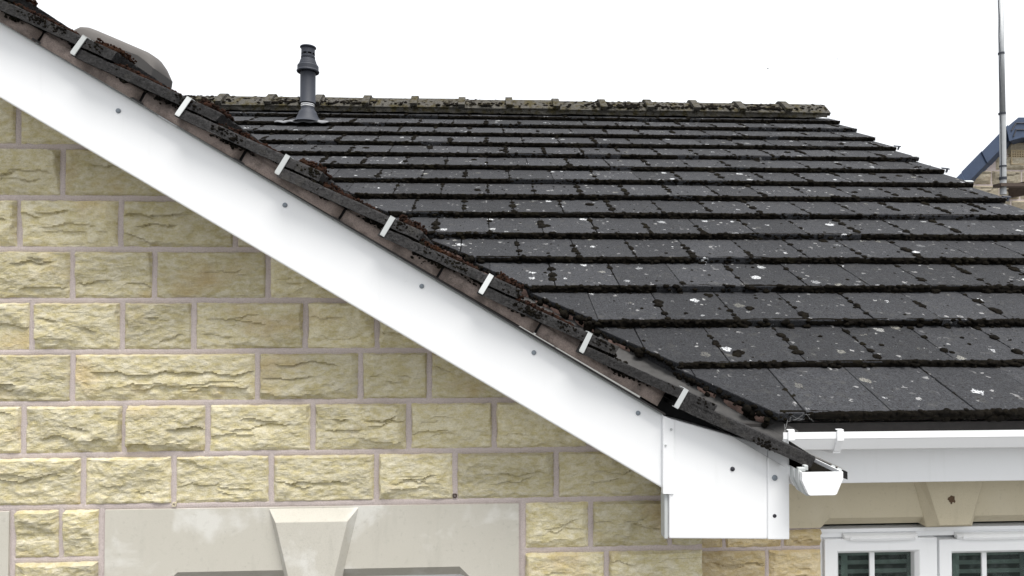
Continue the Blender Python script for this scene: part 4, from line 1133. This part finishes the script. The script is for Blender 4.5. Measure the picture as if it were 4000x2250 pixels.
# ------------------------------------------------------------------ dome on the gable slope
z2 = lambda x, y: (x / 3.622, y / 3.622)
YD0, YD1 = 2.30, 2.44
dome_base = at(500, 260, 2.37)
dm = thing('roof_dome', dome_base, 'smoked grey low dome cover rising behind the upper verge tiles', 'roof dome')
outl = [(1120, 480), (1190, 447), (1245, 426), (1340, 434), (1450, 478), (1800, 632), (2200, 810), (2300, 880), (2370, 975), (2415, 1075), (2438, 1150)]
low = [(1100, 560), (1180, 560), (1250, 575), (1340, 610), (1450, 660), (1790, 775), (2130, 912), (2230, 985), (2310, 1050), (2380, 1105), (2438, 1152)]
YC = 0.5 * (YD0 + YD1); hd = 0.5 * (YD1 - YD0)
nl_ = len(low) - 1
top = [at(*z2(*p), YC + hd * (i / nl_) ** 2) for i, p in enumerate(outl)]; lowp = [at(*z2(*p), YD0 + (YD1 - YD0) * (i / nl_)) for i, p in enumerate(low)]
vs = []; rows = 9
for i in range(len(top)):
    t, l = top[i], lowp[i]
    for j in range(rows):
        a = PI * j / (rows - 1); c = -math.cos(a); s_ = math.sin(a) ** 0.6
        vs.append((l.x + (t.x - l.x) * s_, YC + hd * c, l.z + (t.z - l.z) * s_))
mb = MB(); mb.add(vs, [(i*rows+j, (i+1)*rows+j, (i+1)*rows+j+1, i*rows+j+1) for i in range(len(top)-1) for j in range(rows-1)])
mb.add([vs[j] for j in range(rows)], [tuple(range(rows))])
shell = mb.build('dome_shell', M_DOME, dm, smooth=True)
mb = MB(); down = Vector((-0.012, 0, -0.085))
for i in range(len(lowp) - 1):
    p, q = lowp[i], lowp[i+1]
    ya, yb_ = YD0 - 0.003, YD1 + 0.003
    h = [Vector((p.x, 0, p.z)), Vector((q.x, 0, q.z))]
    mb.add([(h[0].x, ya, h[0].z), (h[1].x, ya, h[1].z), (h[1].x + down.x, ya, h[1].z + down.z), (h[0].x + down.x, ya, h[0].z + down.z),
            (h[0].x, yb_, h[0].z), (h[1].x, yb_, h[1].z), (h[1].x + down.x, yb_, h[1].z + down.z), (h[0].x + down.x, yb_, h[0].z + down.z)],
           [(0, 3, 2, 1), (4, 5, 6, 7)])
e = lowp[-1]; mb.add([(e.x, YD0 - .003, e.z), (e.x, YD1 + .003, e.z), (e.x + down.x, YD1 + .003, e.z + down.z), (e.x + down.x, YD0 - .003, e.z + down.z)], [(0, 1, 2, 3)])
mb.build('dome_kerb', M_DOMERIM, dm, fix=False)

# ------------------------------------------------------------------ neighbour's gable
YN = 6.3
ND = Vector((0.9, 0.75, 0))
z3 = lambda x, y: (3600 + x / 1.811, y / 1.811)
nb_base = at(4005, 700, YN + 1)
nh = thing('neighbour_house', (nb_base.x, YN + 2, GROUND), 'neighbouring stone gable with blue grey verge and vent beyond the roof at right', 'house')
apx = at(4005, 470, YN)
def nslope(u): return 470 + 0.80 * (4005 - u)
L0 = at(3600, nslope(3600) + 30, YN)
m = MB(); xr_ = 2 * apx.x - L0.x
m.prism([Vector((L0.x, YN, GROUND)), Vector((L0.x, YN, L0.z)), Vector((apx.x, YN, at(4005, 505, YN).z)), Vector((xr_, YN, L0.z)), Vector((xr_, YN, GROUND))], ND * 6)
nwall = m.build('wall', M_MORTAR, nh)
chn = 60 / F * YN; zt0 = at(4000, 724, YN).z
r3 = random.Random(9)
for k in range(-3, 5):
    z0 = zt0 + k * chn; x = L0.x + 0.1 + (0.13 if k % 2 else 0)
    while x < apx.x + 0.6:
        w = r3.uniform(0.2, 0.36); zz = z0 + chn
        lim_x = apx.x - (apx.z - zz - 0.1) / 0.80
        if x > lim_x - w * 0.5 and x + w < 2 * apx.x - lim_x + w * 0.5:
            stone('stone', x + 0.008, x + w - 0.008, z0 + 0.008, zz - 0.008, YN, M_STONE3, nwall, 900 + int(x * 100) + k, 0.016, 0.03)
        x += w
def strip(name, pts, y0, y1, mat, parent, bevel=0.004):
    m = MB(); m.prism([at(u, v, y0) for u, v in pts], ND * ((y1 - y0) / ND.y)); return m.build(name, mat, parent, bevel=bevel)
vd = lambda u: nslope(u)
us = [3560, 3648, 3754, 3834, 3936]
prev = None
for i in range(len(us) - 1):
    a, b = us[i], us[i+1]; e = 0 if i % 2 else 3
    strip('verge_unit', [(a, 492 + 0.99 * (3931 - a) - e), (b, 492 + 0.99 * (3931 - b) - e), (b + 12, 565 + 0.93 * (3942 - b) - 18 - e), (a + 34, 685 + 0.93 * (3793 - a) - 22 - e)] if False else
          [(a, 674 + 1.03 * (3755 - a) - e), (b, 674 + 1.03 * (3755 - b) - e), (b + 22, 674 + 1.03 * (3755 - b) + 44), (a + 22, 674 + 1.03 * (3755 - a) + 44)], YN - 0.10 - 0.01 * (i % 2), YN + 0.3, M_BLUE, nh)
mir = lambda u: 8010 - u
for i in range(len(us) - 1):
    a, b = us[i], us[i+1]
    strip('verge_unit', [(mir(a), 674 + 1.03 * (3755 - a)), (mir(b), 674 + 1.03 * (3755 - b)), (mir(b + 22), 674 + 1.03 * (3755 - b) + 44), (mir(a + 22), 674 + 1.03 * (3755 - a) + 44)], YN - 0.10 - 0.01 * (i % 2), YN + 0.3, M_BLUE, nh)
cap_o = strip('ridge_end_cap', [(3931, 497), (3978, 458), (4032, 458), (4079, 497), (4068, 548), (4030, 536), (3990, 538), (3942, 552)], YN - 0.16, YN + 0.3, M_BLUE, nh)
for dy, wd in ((0, 36), (26, 26)):
    m = MB(); p = [at(3978 - wd * .75, 500 + dy + wd * 0.3, YN - 0.163), at(3968, 481 + dy, YN - 0.163), at(4042, 481 + dy, YN - 0.163), at(4032 + wd * .75, 500 + dy + wd * .3, YN - 0.163)]
    for i in range(3): m.tube(p[i], p[i+1], 0.007, n=8)
    m.build('cap_groove', M_BAND, cap_o)
# slope surfaces of the neighbour roof
m = MB(); p = at(3560, 674 + 1.03 * (3755 - 3560), YN); q = at(4005, 470, YN)
o1 = ND * 0.38; o2 = ND * 7
m.add([p + o1, q + o1, q + o2, p + o2], [(0, 1, 2, 3)])
p2 = Vector((2*q.x - p.x, p.y, p.z)); m.add([p2 + o1, q + o1, q + o2, p2 + o2], [(0, 3, 2, 1)])
m.build('roof', M_BLUE, nh, fix=False)
a, b = z3(634, 1163), z3(790, 1062)
A, Bp = at(a[0], a[1], YN - 0.03), at(b[0], b[1], YN - 0.03)
m = MB(); nc, nr_ = 8, 6; cw = (Bp.x - A.x) / (nc + 1.2); chh = (Bp.z - A.z) / (nr_ + 1.0)
m.box((A.x, YN - 0.004, A.z), (Bp.x, YN + 0.02, Bp.z))
for i in range(nc + 1):
    x = A.x + cw * (0.6 + i) - cw * 0.2; m.box((x, YN - 0.022, A.z + chh * 0.3), (x + cw * 0.4, YN - 0.005, Bp.z - chh * 0.3))
for j in range(nr_ + 1):
    z = A.z + chh * (0.5 + j) - chh * 0.2; m.box((A.x + cw * 0.4, YN - 0.0235, z), (Bp.x - cw * 0.4, YN - 0.006, z + chh * 0.4))
for q in ((A.x, A.z, Bp.x, A.z + chh * 0.35), (A.x, Bp.z - chh * 0.35, Bp.x, Bp.z), (A.x, A.z + chh * 0.35, A.x + cw * .45, Bp.z - chh * .35), (Bp.x - cw * .45, A.z + chh * .35, Bp.x, Bp.z - chh * .35)):
    m.box((q[0], YN - 0.032, q[1]), (q[2], YN - 0.003, q[3]))
air = m.build('air_brick', M_BEIGE, nh, fix=False)
m = MB(); m.box((A.x + cw * .4, YN - 0.0055, A.z + chh * .3), (Bp.x - cw * .4, YN - 0.0045, Bp.z - chh * .3)); m.build('vent_hollow', M_BLACK, air)

# ------------------------------------------------------------------ aerial pole
YP = 5.95
pb = at(3919, 760, YP); ptop = at(3907, -60, YP)
pole = thing('aerial_pole', pb, 'tall galvanised aerial pole with black bands in front of the neighbouring gable', 'pole')
m = MB(); mid = at(3916, 440, YP)
m.tube(pb, mid, 0.0270, 0.0262, n=20, caps=False); m.tube(mid, ptop, 0.0250, 0.0225, n=20)
po = m.build('pole', M_GALV, pole)
for p in po.data.polygons: p.use_smooth = len(p.vertices) == 4
for v, hh in ((210, 5), (445, 5), (650, 4), (697, 7)):
    t = (v - 760) / (-60 - 760); c = pb.lerp(ptop, t); m = MB(); h = hh / F * YP
    m.tube(c - Vector((0, 0, h * .8)), c + Vector((0, 0, h * .8)), 0.0310 if v > 440 else 0.0275, n=20); m.build('band', M_BAND, pole)
m = MB(); pts = [pb.lerp(ptop, t) + Vector((-0.026 + 0.006 * t - 0.010 * math.sin(t * 19) ** 2 * (0.35 < t), -0.012, 0)) for t in [0.08 + 0.028 * i for i in range(34)]]
for p, q in zip(pts, pts[1:]): m.tube(p, q, 0.0035, n=6)
m.build('cable', M_BAND, pole)
m = MB(); a = at(3907, 715, YP - 0.04); b = at(4080, 729, YP - 0.04); m.box((a.x, YP - 0.05, b.z), (b.x, YP + 0.05, a.z))
m.box((b.x - 0.05, YP + 0.051, b.z - 0.05), (b.x, YN + 0.01, a.z + 0.05)); m.build('bracket', M_BRACKET, pole)

# ------------------------------------------------------------------ cobweb, birds
wb = MB(); r5 = random.Random(3)
def strand(p, q, sag=0.006, r_=0.0004):
    prev = None
    for i in range(7):
        t = i / 6; c = p.lerp(q, t) + Vector((r5.uniform(-.002, .002), 0, -sag * math.sin(PI * t) + r5.uniform(-.0015, .0015)))
        if prev is not None: wb.tube(prev, c, r_, n=4, caps=False)
        prev = c
for i in range(7):
    u, v = r5.uniform(3060, 3190), r5.uniform(1610, 1645)
    strand(at(u, v, YE - 0.010), at(u + r5.uniform(-45, 45), v + r5.uniform(0, 32), YE - 0.016), 0.003)
for (a, b) in (((3062, 1690), (3078, 1640)), ((3064, 1655), (3070, 1700))):
    strand(at(*a, YE - 0.03), at(*b, YE - 0.03), 0.002, 0.0009)
web = wb.build('cobweb', M_WEB, None, fix=False); web['kind'] = 'stuff'; web['label'] = 'wisps of pale cobweb hanging from the lowest tile corner above the gutter'; web['category'] = 'cobweb'
for i, (u, v, s_) in enumerate(((3000, 268, 1.0), (3271, 231, 0.8))):
    c = at(u, v, 60); m = MB(); k = 0.075 * s_
    m.add([c + Vector((-2.2*k, 0, k)), c + Vector((0, -k, .25*k)), c + Vector((2.0*k, 0, .9*k)), c + Vector((0, k, 0))], [(0, 1, 3), (1, 2, 3)])
    m.tube(c + Vector((0, -1.3*k, 0)), c + Vector((0, 1.3*k, 0)), 0.35*k, 0.15*k, n=8)
    b_ = m.build('bird', M_BIRD, None)
    b_['label'] = 'tiny dark bird in the white sky, the lower left of the two' if i == 0 else 'tiny dark bird in the white sky, the upper right of the two'
    b_['category'] = 'bird'; b_['group'] = 'birds in the sky'
